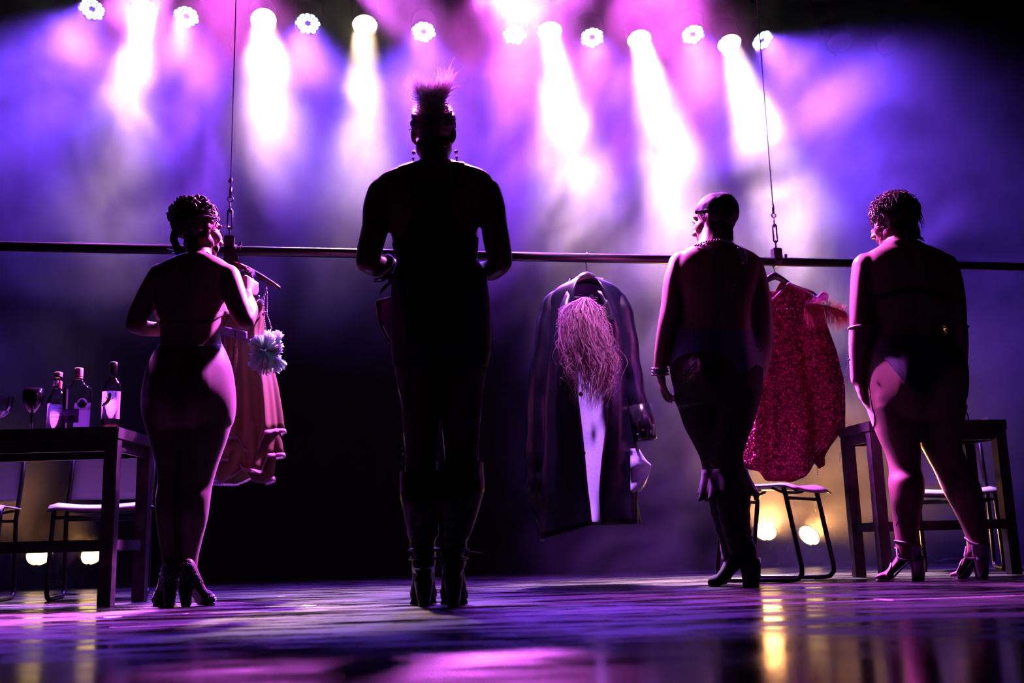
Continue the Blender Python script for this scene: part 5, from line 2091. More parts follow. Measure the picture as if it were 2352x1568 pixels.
for k, (a_, o_) in enumerate(zip(PT, PO)):
    xl, xr = a_.x, a_.y
    ol, orr, py = o_
    cx = (xl + xr) / 2
    hw = (xr - xl) / 2
    tt = k / (len(PT) - 1)
    dep = 0.040 + 0.090 * min(1, tt * 2.2)
    th0 = math.acos(max(-1, min(1, (ol - cx) / hw)))
    th1 = math.acos(max(-1, min(1, (orr - cx) / hw)))
    row = []
    for j in range(NS + 1):
        # from the left front edge round the back to the right front edge
        a = -th0 - (2 * math.pi - th0 + th1) * j / NS
        a = -(th0 + (2 * math.pi - th0 + th1) * j / NS)
        ca, sa = math.cos(a), math.sin(a)
        q = at(cx, py, CY)
        hwm = hw * mpp(q)
        x = ca * hwm
        y = sa * dep
        fold = 0.012 * tt * math.sin(j * 0.62 + 2.5 * math.sin(tt * 3)) + 0.012 * min(1, tt * 3) * noise.noise(Vector((ca * 2.2, sa * 2.2, tt * 5.0)))
        z = q.z
        left = max(0.0, -ca)
        if tt > 0.72:
            s_ = (tt - 0.72) / 0.28
            z -= left * 0.075 * s_ ** 1.5
            fold += 0.02 * s_ * left * math.sin(j * 0.5 + tt * 20)
        fr = 1 + fold / max(hwm, 0.05)
        row.append(b.verts.new((q.x + x * fr, CY + y * (1 + fold / dep * 0.8), z)))
    vr.append(row)
for i in range(len(vr) - 1):
    for j in range(NS):
        b.faces.new((vr[i][j], vr[i + 1][j], vr[i + 1][j + 1], vr[i][j + 1]))
bmesh.ops.recalc_face_normals(b, faces=b.faces)
# make sure normals point outwards
fsum = sum((f_.calc_center_median() - Vector((at(1347, 900, CY).x, CY, f_.calc_center_median().z))).dot(f_.normal) for f_ in b.faces)
if fsum < 0:
    bmesh.ops.reverse_faces(b, faces=b.faces)
two_sided('coat_body', m_coat, m_lining, b, coat, 0.004)


def sleeve(name, pts, lbl=None):
    b = bmesh.new()
    P = smooth_path([at(x, y, CY + dy) for x, y, dy, r in pts], 7)
    R = np.interp(np.linspace(0, len(pts) - 1, len(P)), range(len(pts)), [q[3] for q in pts])
    rings = []
    for i, c in enumerate(P):
        t = (P[min(i + 1, len(P) - 1)] - P[max(i - 1, 0)]).normalized()
        a_, b2 = frame_of(t, Vector((0, 1, 0)))
        tt = i / (len(P) - 1)
        ring = []
        for j in range(28):
            an = 2 * math.pi * j / 28
            r = R[i] * mpp(c) * (1 + 0.12 * noise.noise(Vector((math.cos(an) * 1.5, math.sin(an) * 1.5, tt * 9 + c.x))) + 0.05 * math.sin(tt * 46 + an))
            ring.append(c + a_ * math.cos(an) * r + b2 * math.sin(an) * r * 0.8)
        rings.append(ring)
    bm_rings(b, rings, cap=False)
    bmesh.ops.recalc_face_normals(b, faces=b.faces)
    two_sided(name, m_coat, m_lining, b, coat, 0.004, lbl)
    return P, R


sleeve('sleeve', [(1294, 668, 0, 9), (1268, 690, -.01, 18), (1256, 740, -.03, 22), (1246, 830, -.05, 25), (1234, 930, -.05, 27), (1232, 1030, -.05, 28), (1236, 1090, -.04, 28), (1238, 1128, -.03, 30)])
P_, R_ = sleeve('sleeve', [(1400, 668, 0, 9), (1424, 690, -.01, 18), (1437, 740, -.03, 22), (1448, 820, -.05, 23), (1458, 890, -.05, 23), (1470, 950, -.06, 23), (1478, 990, -.06, 24), (1481, 1012, -.06, 24)])
b = bmesh.new()
c0 = at(1482, 985, CY - .06)
bm_tube(b, [at(1470, 930, CY - .06), at(1478, 975, CY - .06), at(1483, 1010, CY - .06)], [27 * mpp(c0), 27 * mpp(c0), 26 * mpp(c0)], 24, cap=False)
cf = two_sided('cuff', mat('black_vinyl_cuff', (0.012, 0.010, 0.02), 0.2, spec=0.6), m_lining, b, coat)
b = bmesh.new()
for (x, y) in ((1466, 968), (1474, 990), (1462, 1000)):
    bm_sphere(b, at(x, y, CY - .06) + Vector((0, -0.055, 0)), 0.0065, 2)
from_bm('cuff_stud', b, m_silver, cf, True)
# lower right hem billows out and shows its lining
b = bmesh.new()


def billow(u, v):
    x = 1448 + (46 * math.sin(math.pi * (0.15 + 0.75 * u)) ** 1.2) * v
    y = 1030 + 100 * u + 8 * math.sin(u * 9) * v
    return at(x, y, CY - 0.10 + 0.10 * v * v + 0.012 * math.sin(u * 11 + v * 3))


grid_sheet(b, billow, 16, 8, 0.004)
from_bm('turned_out_lining', b, m_lining, coat, True)
# collar and lapels
b = bmesh.new()
cl = []
for i in range(25):
    t = i / 24
    a = math.pi * (1.0 - t)
    x = 1347 + math.cos(a) * 26 + (math.cos(a) * 18 if abs(math.cos(a)) > 0.8 else 0)
    yb = 654 - 30 * math.sin(a)
    q = at(x, yb, CY - 0.03 + 0.07 * math.sin(a))
    o2 = at(1347 + math.cos(a) * 48, 666 - 14 * math.sin(a) + (10 if abs(math.cos(a)) > .9 else 0), CY - 0.055 + 0.10 * math.sin(a))
    cl.append((q, o2))
V0 = [b.verts.new(q) for q, o2 in cl]
Vm = [b.verts.new((q + o2) / 2 + Vector((0, 0, 0.012))) for q, o2 in cl]
V1 = [b.verts.new(o2) for q, o2 in cl]
for i in range(24):
    b.faces.new((V0[i], V0[i + 1], Vm[i + 1], Vm[i]))
    b.faces.new((Vm[i], Vm[i + 1], V1[i + 1], V1[i]))
two_sided('collar', m_coat, m_coat, b, coat, 0.008)
for sx, pts in ((-1, [(1322, 660, 1302, 664), (1316, 700, 1284, 712), (1312, 750, 1284, 770), (1314, 800, 1296, 830), (1318, 850, 1312, 870)]), (1, [(1374, 660, 1392, 664), (1388, 700, 1414, 712), (1398, 750, 1424, 770), (1402, 800, 1416, 830), (1400, 850, 1406, 870)])):
    b = bmesh.new()
    A = smooth_path([at(x0, y0, CY - 0.118) for x0, y0, x1, y1 in pts], 4)
    B = smooth_path([at(x1, y1, CY - 0.128) for x0, y0, x1, y1 in pts], 4)
    for L_ in (A, B):
        for i, v in enumerate(L_):
            v.y += 0.065 * max(0, 1 - i / 6)
    va, vb = [b.verts.new(v) for v in A], [b.verts.new(v) for v in B]
    for i in range(len(A) - 1):
        b.faces.new((va[i], va[i + 1], vb[i + 1], vb[i]))
    two_sided('lapel', m_coat, m_coat, b, coat, 0.008)
b = bmesh.new()
for y in (905, 1040):
    bm_sphere(b, at(1334 if y < 1000 else 1340, y, CY - 0.135), 0.012, 2, (1, 0.5, 1))
from_bm('button', b, mat('black_button', (0.01, 0.01, 0.01), 0.2), coat, True)

# ---- pink wig clipped to the bar in front of the coat
m_wig = fur_mat('pink_wig_hair', (0.80, 0.45, 0.62), 0.5, 0.4)
b = bmesh.new()
rs = random.Random(9)
WY = CY - 0.20
WT = [0, 0.06, 0.12, 0.35, 0.6, 0.8, 1.0]
WC = [1345, 1338, 1336, 1346, 1362, 1366, 1358]
WH = [8, 34, 44, 50, 52, 42, 24]


def wig_lock(u, v, t0, t1, am, fq, n, r0, r1, sides):
    ph, ph2 = rs.uniform(0, 6.28), rs.uniform(0, 6.28)
    drift = rs.gauss(0, 0.25)
    pts = []
    for k in range(n):
        q_ = k / (n - 1)
        t = t0 + (t1 - t0) * q_
        px = interp(t, WT, WC) + (u + drift * q_) * interp(t, WT, WH)
        q = at(px, 684 + 256 * t, WY + v * interp(t, [0, .15, 1], [0.02, 0.06, 0.05]))
        w_ = am * min(1, k / 3)
        pts.append(q + Vector((math.sin(ph + fq * k) * w_, math.cos(ph2 + fq * k) * w_ * 0.8, 0.3 * math.sin(ph2 + fq * k) * w_)))
    bm_tube(b, pts, [r0 * (0.35 + 0.65 * math.sin(math.pi * min(1, (k + 1) / n * 1.1)) ** 0.5) + (r1 - r0) * k / (n - 1) * 0.6 for k in range(n)], sides, cap=False)


for i in range(120):
    t0 = 0.0 if rs.random() < 0.5 else rs.uniform(0, 0.4)
    wig_lock(max(-1, min(1, rs.gauss(0, .5))), rs.gauss(0, .5), t0, min(1.02, t0 + rs.uniform(0.4, 0.9)), rs.uniform(0.006, 0.018), rs.uniform(0.3, 0.65), 18, rs.uniform(0.0028, 0.0055), 0.001, 5)
for i in range(620):
    t0 = rs.uniform(0, 0.6)
    wig_lock(max(-1.15, min(1.15, rs.gauss(0, .62))), rs.gauss(-0.35, .6), t0, min(1.05, t0 + rs.uniform(0.2, 0.7)), rs.uniform(0.005, 0.028), rs.uniform(0.3, 0.8), 18, rs.uniform(0.0009, 0.0018), 0.0004, 3)
for i in range(150):
    t = rs.uniform(0.02, 0.85)
    sd_ = rs.choice((-1, 1))
    p = at(interp(t, WT, WC) + sd_ * interp(t, WT, WH), 684 + 256 * t, WY)
    L0 = rs.uniform(0.02, 0.06)
    ph = rs.uniform(0, 6.28)
    zz = rs.uniform(-.9, .4)
    pts = [p + Vector((sd_ * L0 * q * 0.6 + math.sin(ph + q * 5) * 0.010, math.cos(ph + q * 4) * 0.006, L0 * q * zz)) for q in (0, .2, .4, .6, .8, 1)]
    strand(b, pts, 0.0014, 0.0005)
wig = from_bm('wig', b, m_wig, None, True)
tag(wig, 'long tangled pink wig clipped up in front of the dark coat', 'wig')
# dark lace piece on the second clip
b = bmesh.new()
grid_sheet(b, lambda u, v: at(1364 + 34 * u + 14 * v * (u - .2), 700 + 46 * v + 8 * math.sin(u * 5), CY - 0.125 + 0.012 * math.sin(u * 9 + v * 3)), 12, 8, 0.002)
tag(from_bm('lace_bodice', b, m_black_cloth, None, True), 'scrap of black lace clipped beside the pink wig', 'garment')

# ---- red sequin dress
hg, top, dr, nr = hanger(1777, 'hanger holding the red sequin dress', 0.045, 0.125, 0.075)
DY = rail_at(1777).y
m_red = mat('raspberry_sequin', (0.27, 0.003, 0.055), 0.28, metal=0.75, spec=0.6)
nt_, N_, L_, b_ = nodes(m_red)
tcn = N_.new('ShaderNodeTexCoord')
vo = N_.new('ShaderNodeTexVoronoi')
vo.inputs['Scale'].default_value = 190
L_.new(tcn.outputs['Object'], vo.inputs['Vector'])
vm = N_.new('ShaderNodeVectorMath')
vm.operation = 'SUBTRACT'
vm.inputs[1].default_value = (0.5, 0.5, 0.5)
L_.new(vo.outputs['Color'], vm.inputs[0])
vsc = N_.new('ShaderNodeVectorMath')
vsc.operation = 'SCALE'
vsc.inputs['Scale'].default_value = 1.5
L_.new(vm.outputs[0], vsc.inputs[0])
geo = N_.new('ShaderNodeNewGeometry')
va_ = N_.new('ShaderNodeVectorMath')
va_.operation = 'ADD'
L_.new(geo.outputs['Normal'], va_.inputs[0])
L_.new(vsc.outputs[0], va_.inputs[1])
vn = N_.new('ShaderNodeVectorMath')
vn.operation = 'NORMALIZE'
L_.new(va_.outputs[0], vn.inputs[0])
L_.new(vn.outputs[0], b_.inputs['Normal'])
dress = thing('sequin_dress', at(1800, 1108, DY), 'raspberry red sequin dress with a pointed hem hanging on the rail', 'dress')
rows = [(650, 1744, 1811), (662, 1734, 1836), (682, 1722, 1872), (715, 1716, 1882), (747, 1714, 1890), (800, 1712, 1903), (870, 1710, 1920), (930, 1708, 1930), (975, 1705, 1938), (1040, 1703, 1940), (1108, 1704, 1940)]
PT = smooth_path([Vector((r[1], r[2], r[0])) for r in rows], 4)
b = bmesh.new()
vr = []
NS = 96
for k, a_ in enumerate(PT):
    xl, xr, py = a_
    row = []
    for j in range(NS):
        an = 2 * math.pi * j / NS
        ca, sa = math.cos(an), math.sin(an)
        u = (ca + 1) / 2
        pye = py
        hem = interp(u, [0, .05, .14, .20, .45, .56, .70, .82, .93, 1.0], [1066, 1076, 1082, 1104, 1109, 1098, 1062, 1020, 1000, 978])
        if sa > 0:
            hem = interp(u, [0, .3, .55, .75, .84, 1.0], [1060, 1080, 1040, 1058, 1052, 985])
        # neckline: front V, shallow back
        nk = interp(u, [0, 0.30, 0.36, 0.62, 0.68, 1.0], [0, 0, 30, 12, 0, 0]) if sa < 0 else interp(u, [0, 0.3, 0.4, 0.6, 0.7, 1], [0, 0, 16, 16, 0, 0])
        f = (py - 650) / (1108 - 650)
        top_ = 650 + nk
        pye = top_ + (hem - top_) * f
        # width from the row at this height
        q = at((xl + xr) / 2, pye, DY)
        hwm = (xr - xl) / 2 * mpp(q)
        tt = min(1.0, max(0.0, (pye - 660) / 300))
        dep = 0.018 + 0.085 * tt
        fold = 0.026 * tt * math.sin(an * 7 + 0.6 * math.sin(tt * 3)) + 0.012 * tt * math.sin(an * 13 + 1)
        row.append(b.verts.new((q.x + ca * (hwm + fold * 0.3), DY + 0.01 + sa * (dep + fold), q.z)))
    vr.append(row)
for i in range(len(vr) - 1):
    for j in range(NS):
        b.faces.new((vr[i][j], vr[i][(j + 1) % NS], vr[i + 1][(j + 1) % NS], vr[i + 1][j]))
two_sided('dress_body', m_red, m_red, b, dress, 0.003)
b = bmesh.new()
bm_tube(b, smooth_path([at(1744, 652, DY - .02), at(1760, 680, DY - .035), at(1772, 688, DY - .035), at(1795, 668, DY - .03), at(1812, 650, DY - .02)], 6), 0.006, 6)
bm_tube(b, smooth_path([at(1812, 650, DY - .02), at(1845, 664, DY - .02), at(1872, 680, DY - .02)], 5), 0.006, 6)
from_bm('neck_edging', b, mat('silver_pink_edging', (0.5, 0.25, 0.32), 0.3, metal=0.7), dress, True)
b = bmesh.new()
rs = random.Random(6)
for (x0, y0, n) in ((1878, 1066, 7), (1930, 1040, 5)):
    beads(b, [at(x0, y0, DY), at(x0 - 1, y0 + n * 4, DY)], 0.003, 0.011)
for i in range(26):
    t = rs.random()
    q = at(interp(t, [0, .5, 1], [1830, 1862, 1896]), interp(t, [0, .5, 1], [1084, 1050, 1012]), DY - 0.09)
    bm_sphere(b, q, 0.003, 1)
from_bm('bead_drops', b, m_stone, dress, True)
b = bmesh.new()
beads(b, smooth_path([at(1772, 712, DY - .10), at(1815, 710, DY - .115), at(1860, 710, DY - .11), at(1884, 712, DY - .08)], 6), 0.0045, 0.028)
from_bm('bust_beads', b, m_stone, dress, True)
b = bmesh.new()
grid_sheet(b, lambda u, v: at(1862 + 32 * u, 1036 + 34 * v * (1 - abs(u - .6)) + 12 * u, DY + 0.06 + 0.02 * math.sin(u * 6)), 8, 6, 0.003)
from_bm('torn_hem_point', b, m_red, dress, True)
b = bmesh.new()
grid_sheet(b, lambda u, v: at(1936 + 14 * u * v + 4 * u, 985 + 64 * v, DY + 0.05), 4, 8, 0.003)
from_bm('torn_hem_point', b, m_red, dress, True)

# ---- ostrich feather and bow pinned to the dress
m_feather = fur_mat('coral_feather', (0.85, 0.16, 0.22), 0.55, 0.5)
fe = thing('ostrich_feather', at(1880, 712, DY - .12), 'coral pink ostrich feather sticking out from the red dress', 'feather')
b = bmesh.new()
spine = smooth_path([at(1846, 702, DY - .13), at(1866, 699, DY - .14), at(1890, 700, DY - .15), at(1918, 707, DY - .15), at(1943, 717, DY - .15)], 10)
bm_tube(b, spine, [0.0028 - 0.002 * i / len(spine) for i in range(len(spine))], 6)
from_bm('quill', b, mat('feather_quill', (0.45, 0.1, 0.12), 0.4), fe, True)
b = bmesh.new()
rs = random.Random(8)
for i in range(800):
    t = rs.random() ** 0.9
    k = t * (len(spine) - 1)
    p = spine[int(k)].lerp(spine[min(int(k) + 1, len(spine) - 1)], k - int(k))
    dn = rs.random() < 0.78
    L0 = rs.uniform(0.05, 0.115) * interp(t, [0, 0.2, 0.8, 1], [0.9, 1.0, 0.9, 0.5]) * (1 if dn else 0.65)
    dv = Vector((rs.uniform(-0.2, 0.6), rs.gauss(0, .35), -1.0 if dn else rs.uniform(.3, 1.0)))
    dv.normalize()
    g_ = Vector((rs.gauss(0, .15), rs.gauss(0, .15), -0.35))
    strand(b, [p + dv * L0 * q + g_ * L0 * q * q for q in (0, .3, .65, 1)], 0.0011, 0.0004)
bb = from_bm('barbs', b, m_feather, fe, True)
bb['kind'] = 'stuff'
b = bmesh.new()
grid_sheet(b, lambda u, v: at(1868 + 34 * u, 676 + 20 * v + 5 * math.sin(u * 7) - 3 * u, DY - .10 - 0.02 * math.sin(u * 3.1) - 0.012 * math.sin(v * 5)), 14, 8, 0.002)
bow = from_bm('pink_bow', b, fur_mat('pink_satin', (0.8, 0.3, 0.5), 0.4, 0.4), None, True)
tag(bow, 'crumpled pink satin bow above the feather on the red dress', 'bow')

# ---- tiered skirt dress with lace hems behind the first performer
hg, top, dr, nr = hanger(552, 'hanger behind the braided performer, bead strings hooked on its end', 0.05, 0.20, 0.105)
TY = rail_at(560).y
m_brown = add_bump(mat('brown_taffeta', (0.020, 0.011, 0.012), 0.42, spec=0.5), 30, 0.3, 0.01)
m_beige = fur_mat('beige_underskirt', (0.28, 0.21, 0.10), 0.3, 0.5)
m_lace = fur_mat('pale_lace', (0.70, 0.50, 0.62), 0.45, 0.6)
td = thing('tiered_dress', at(570, 1112, TY), 'brown tiered dress with pale lace hems hanging behind the braided performer', 'dress')


def skirt(rows, hem_fn, m_out, m_in, dep0, dep1, name, nfold, ph, lace=True, parent=None, yoff=0.0):
    NS = 110
    PT = smooth_path([Vector((r[1], r[2], r[0])) for r in rows], 3)
    b = bmesh.new()
    vr = []
    y0, y1 = rows[0][0], rows[-1][0]
    for a_ in PT:
        xl, xr, py = a_
        f = (py - y0) / (y1 - y0)
        row = []
        for j in range(NS):
            an = 2 * math.pi * j / NS
            ca, sa = math.cos(an), math.sin(an)
            hem = hem_fn((ca + 1) / 2, sa)
            pye = y0 + (hem - y0) * f
            q = at((xl + xr) / 2, pye, TY + yoff)
            hwm = (xr - xl) / 2 * mpp(q)
            dep = dep0 + (dep1 - dep0) * f
            fold = f * (0.020 * math.sin(an * nfold + ph) + 0.010 * math.sin(an * (nfold * 2 + 1) + ph * 2))
            row.append(Vector((q.x + ca * (hwm + fold * 0.5), q.y + sa * (dep + fold), q.z)))
        vr.append(row)
    VV = [[b.verts.new(v) for v in r] for r in vr]
    for i in range(len(VV) - 1):
        for j in range(NS):
            b.faces.new((VV[i][j], VV[i][(j + 1) % NS], VV[i + 1][(j + 1) % NS], VV[i + 1][j]))
    o = two_sided(name, m_out, m_in, b, td, 0.003)
    if lace:
        b = bmesh.new()
        last = vr[-1]
        c = sum(last, Vector()) / NS
        lo = []
        for j, v in enumerate(last):
            out_ = Vector((v.x - c.x, v.y - c.y, 0)).normalized()
            lo.append((v + out_ * 0.004 + Vector((0, 0, 0.008)), v + out_ * 0.010 + Vector((0, 0, -0.009 - 0.004 * abs(math.sin(j * 1.57))))))
        a0 = [b.verts.new(x[0]) for x in lo]
        a1 = [b.verts.new(x[1]) for x in lo]
        for j in range(NS):
            b.faces.new((a0[j], a0[(j + 1) % NS], a1[(j + 1) % NS], a1[j]))
        two_sided('lace_hem', m_lace, m_lace, b, o, 0.002)
    return o


skirt([(690, 522, 604), (740, 520, 606), (790, 522, 604), (880, 512, 628), (960, 504, 640), (1020, 500, 646)], lambda u, s_: interp(u, [0, .2, .45, .5, .7, .8, 1], [1022, 1012, 1010, 1036, 1046, 1000, 990]), m_brown, m_beige, 0.05, 0.13, 'upper_skirt', 6, 0.4)
skirt([(960, 512, 632), (1010, 502, 642), (1060, 498, 646)], lambda u, s_: interp(u, [0, .2, .45, .5, .75, .85, 1], [1070, 1056, 1064, 1080, 1090, 1050, 1046]), m_brown, m_beige, 0.10, 0.125, 'middle_skirt', 5, 1.4)
skirt([(1000, 506, 630), (1050, 498, 632), (1100, 488, 626)], lambda u, s_: interp(u, [0, .3, .5, .62, .75, .9, 1], [1106, 1108, 1094, 1078, 1106, 1108, 1100]), m_beige, m_beige, 0.09, 0.115, 'under_skirt', 4, 2.2)
b = bmesh.new()
for i, (x0, x1) in enumerate(((516, 524), (528, 536), (540, 548))):
    grid_sheet(b, lambda u, v: at(x0 + (x1 - x0) * u - 6 * v, 765 + 110 * v, TY - 0.13 + 0.004 * math.sin(v * 8)), 2, 10, 0.002)
from_bm('beige_ribbon', b, m_beige, td, True)
b = bmesh.new()
for x0 in (512, 519, 540):
    beads(b, [at(x0, 760, TY - .14), at(x0 + 3, 860, TY - .15)], 0.0032, 0.009)
from_bm('bead_fringe', b, mat('dark_bead', (0.05, 0.02, 0.05), 0.2, metal=0.4), td, True)
b = bmesh.new()
grid_sheet(b, lambda u, v: at(505 + 62 * u, 748 + 20 * v + 14 * u, TY - 0.135 - 0.01 * math.sin(u * 9)), 12, 4, 0.010)
from_bm('waist_trim', b, mat('blue_grey_trim', (0.10, 0.10, 0.22), 0.7), td, True)

# bead strings hooked on the hanger's end
bs = thing('bead_strings', at(612, 660, TY), 'strings of silver beads hooked over the hanger end above the pompom', 'beads')
b = bmesh.new()
beads(b, smooth_path([at(611, 660, TY - .02), at(606, 680, TY - .03), at(596, 690, TY - .03), at(588, 708, TY - .03)], 6), 0.0038, 0.009)
beads(b, smooth_path([at(612, 660, TY - .02), at(614, 690, TY - .03), at(613, 720, TY - .03), at(618, 735, TY - .03), at(624, 756, TY - .03)], 6), 0.0038, 0.009)
beads(b, smooth_path([at(610, 662, TY - .02), at(606, 700, TY - .03), at(608, 740, TY - .03), at(612, 762, TY - .03)], 6), 0.0038, 0.009)
from_bm('beads', b, m_pearl, bs, True)
b = bmesh.new()
for (x, y) in ((582, 682), (594, 681), (604, 722), (610, 718)):
    bm_sphere(b, at(x, y, TY - .03), 0.008, 1)
from_bm('charm', b, m_silver, bs, True)

# tulle pompom
m_tulle = bpy.data.materials.new('mint_white_tulle')
m_tulle.use_nodes = True
nt = m_tulle.node_tree
N, L = nt.nodes, nt.links
bs_ = N['Principled BSDF']
at_n = N.new('ShaderNodeAttribute')
at_n.attribute_name = 'tint'
rmp = N.new('ShaderNodeValToRGB')
rmp.color_ramp.elements[0].color = (0.01, 0.60, 0.36, 1)
rmp.color_ramp.elements[1].position = 0.9
rmp.color_ramp.elements[1].color = (0.82, 0.98, 0.95, 1)
L.new(at_n.outputs['Fac'], rmp.inputs[0])
L.new(rmp.outputs[0], bs_.inputs['Base Color'])
bs_.inputs['Roughness'].default_value = 0.6
tl = N.new('ShaderNodeBsdfTranslucent')
L.new(rmp.outputs[0], tl.inputs['Color'])
mx = N.new('ShaderNodeMixShader')
mx.inputs[0].default_value = 0.5
L.new(bs_.outputs[0], mx.inputs[1])
L.new(tl.outputs[0], mx.inputs[2])
tp = N.new('ShaderNodeBsdfTransparent')
mx2 = N.new('ShaderNodeMixShader')
mx2.inputs[0].default_value = 0.22
L.new(mx.outputs[0], mx2.inputs[1])
L.new(tp.outputs[0], mx2.inputs[2])
L.new(mx2.outputs[0], N['Material Output'].inputs['Surface'])
pc = at(613, 806, TY - .20)
pom = thing('tulle_pompom', pc, 'mint and white tulle pompom hanging from the bead strings', 'pompom')
rs = random.Random(12)
tint = []
for ly in range(7):
    b = bmesh.new()
    tl_ = b.verts.layers.float.new('tint')
    # petals: pleated fans radiating from the centre
    tiltv = Vector((rs.gauss(0, .45), -1, rs.gauss(0, .45))).normalized()
    a_, b2 = frame_of(tiltv)
    nf = 6
    for pf in range(nf):
        a0 = 2 * math.pi * (pf + rs.uniform(-.25, .25)) / nf + ly * 0.5
        span = rs.uniform(0.55, 0.95)
        Rm = rs.uniform(0.070, 0.118) * (1.0 - 0.05 * ly)
        dirz = (a_ * math.cos(a0) + b2 * math.sin(a0)).z
        Rm *= 1.0 + 0.25 * max(0, -dirz)
        NU, NV = 18, 5
        g_ = []
        for i in range(NU + 1):
            row = []
            for j in range(NV + 1):
                an = a0 + (i / NU - 0.5) * span
                r = 0.008 + (Rm - 0.008) * j / NV * (1 + 0.05 * math.sin(i * 2.4 + ly))
                pl = 0.015 * (j / NV) * math.sin(i * 1.57) + (0.012 * ly - 0.035) * (1 - 0.4 * j / NV) + 0.012 * math.sin(an * 3 + ly) * j / NV
                v = b.verts.new(pc + (a_ * math.cos(an) + b2 * math.sin(an)) * r + tiltv * pl)
                v[tl_] = j / NV
                row.append(v)
            g_.append(row)
        for i in range(NU):
            for j in range(NV):
                b.faces.new((g_[i][j], g_[i + 1][j], g_[i + 1][j + 1], g_[i][j + 1]))
    from_bm('tulle_layer', b, m_tulle, pom, True)
b = bmesh.new()
bm_tube(b, smooth_path([at(622, 756, TY - .03), at(616, 775, TY - .10), pc], 5), 0.003, 6)
from_bm('hanging_ribbon', b, mat('mint_ribbon', (0.05, 0.5, 0.38), 0.5), pom, True)

# sequin-edged cap and black scarf slung over the rail
b = bmesh.new()
bo = thing('feathered_cap', at(565, 640, TY), 'small blue feathered cap edged with red sequins beside the hanger', 'cap')
bm_sphere(b, at(566, 640, TY - .06), 1.0, 3, (0.045, 0.05, 0.055), Matrix.Rotation(0.6, 3, 'Y'))
for v in b.verts:
    v.co += v.co.normalized() * 0.006 * noise.noise(v.co * 60)
from_bm('cap_body', b, mat('slate_blue_felt', (0.06, 0.08, 0.18), 0.9), bo, True)
b = bmesh.new()
bm_tube(b, smooth_path([at(536, 604, TY - .08), at(552, 609, TY - .10), at(566, 619, TY - .11), at(576, 634, TY - .11), at(583, 652, TY - .10)], 6), 0.009, 8)
from_bm('sequin_edge', b, m_red, bo, True)
b = bmesh.new()
rs = random.Random(13)
for i in range(260):
    p = at(rs.uniform(553, 580), rs.uniform(622, 655), TY - .11)
    dv = Vector((rs.gauss(0, .5), -0.4, rs.gauss(-.3, .5))).normalized()
    strand(b, [p, p + dv * 0.012, p + dv * 0.022 + Vector((0, 0, -0.004))], 0.0012)
ft = from_bm('feather_tufts', b, fur_mat('blue_grey_feather', (0.22, 0.25, 0.42), 0.4), bo, True)
ft['kind'] = 'stuff'
b = bmesh.new()
rl = rail_at(531)
dd = (RB - RA).normalized()
sec = [Vector((0, -0.031, -0.085)), Vector((0, -0.030, -0.02)), Vector((0, -0.028, 0.012)), Vector((0, -0.012, 0.029)), Vector((0, 0.012, 0.029)), Vector((0, 0.028, 0.012)), Vector((0, 0.030, -0.02)), Vector((0, 0.031, -0.075))]
grid_sheet(b, lambda u, v: rl + dd * (-0.030 + 0.060 * u) + sec[int(round(v * 7))] + Vector((0.004 * math.sin(v * 7), 0, 0)), 4, 7, 0.003)
tag(from_bm('black_strap', b, m_black_cloth, None, True), 'black cloth strap folded over the rail beside the left cable', 'strap')

# ------------------------------------------------------------------ small things on and behind the stage floor
m_tape = mat('worn_white_tape', (0.35, 0.30, 0.34), 0.45)


def tape(p0, p1, w, label):
    a_, c_ = Vector(p0), Vector(p1)
    d = (c_ - a_).normalized()
    n_ = Vector((-d.y, d.x, 0)) * w / 2
    b = bmesh.new()
    N_ = 60
    v0, v1 = [], []
    for i in range(N_ + 1):
        q = a_.lerp(c_, i / N_)
        j1, j2 = 1 + 0.25 * noise.noise(q * 9), 1 + 0.25 * noise.noise(q * 9 + Vector((5, 5, 5)))
        v0.append(b.verts.new(q + n_ * j1 + Vector((0, 0, 0.0008))))
        v1.append(b.verts.new(q - n_ * j2 + Vector((0, 0, 0.0008))))
    for i in range(N_):
        b.faces.new((v0[i], v1[i], v1[i + 1], v0[i + 1]))
    tag(from_bm('floor_tape', b, m_tape), label, 'tape')




def floor_px(px, py):
    d = ray(px, py)
    t = -CAM.z / d.z
    return CAM + d * t


tape(floor_px(250, 1441), floor_px(2500, 1362), 0.022, 'long pale tape line running across the stage floor')
tape(floor_px(-80, 1392), floor_px(560, 1384), 0.02, 'shorter pale tape line in front of the bottle table')
m_scrap = mat('paper_scrap', (0.5, 0.42, 0.46), 0.6)
sc_l = ['paper scrap on the floor left of the boots', 'paper scrap on the floor below the rhinestone shoes', 'paper scrap lying nearest the rhinestone shoe toe', 'pale scrap on the floor right of the tape, under the red dress', 'pale scrap far right on the floor by the sandals', 'small pale scrap in front of the bottle table']
for (px, py, w_), lb in zip(((710, 1392, 0.035), (256, 1418, 0.03), (648, 1370, 0.02), (1520, 1400, 0.02), (2030, 1378, 0.03), (425, 1410, 0.012)), sc_l):
    q = floor_px(px, py)
    b = bmesh.new()
    ring = [q + Vector((math.cos(a) * w_ * random.uniform(.7, 1.2), math.sin(a) * w_ * 2.2 * random.uniform(.7, 1.2), 0.0012 + random.uniform(0, .002))) for a in np.linspace(0, 6.28, 8, endpoint=False)]
    f_ = b.faces.new([b.verts.new(v) for v in ring])
    bmesh.ops.solidify(b, geom=[f_], thickness=0.001)
    tag(from_bm('paper_scrap', b, m_scrap), lb, 'paper', 'scraps on the stage floor')
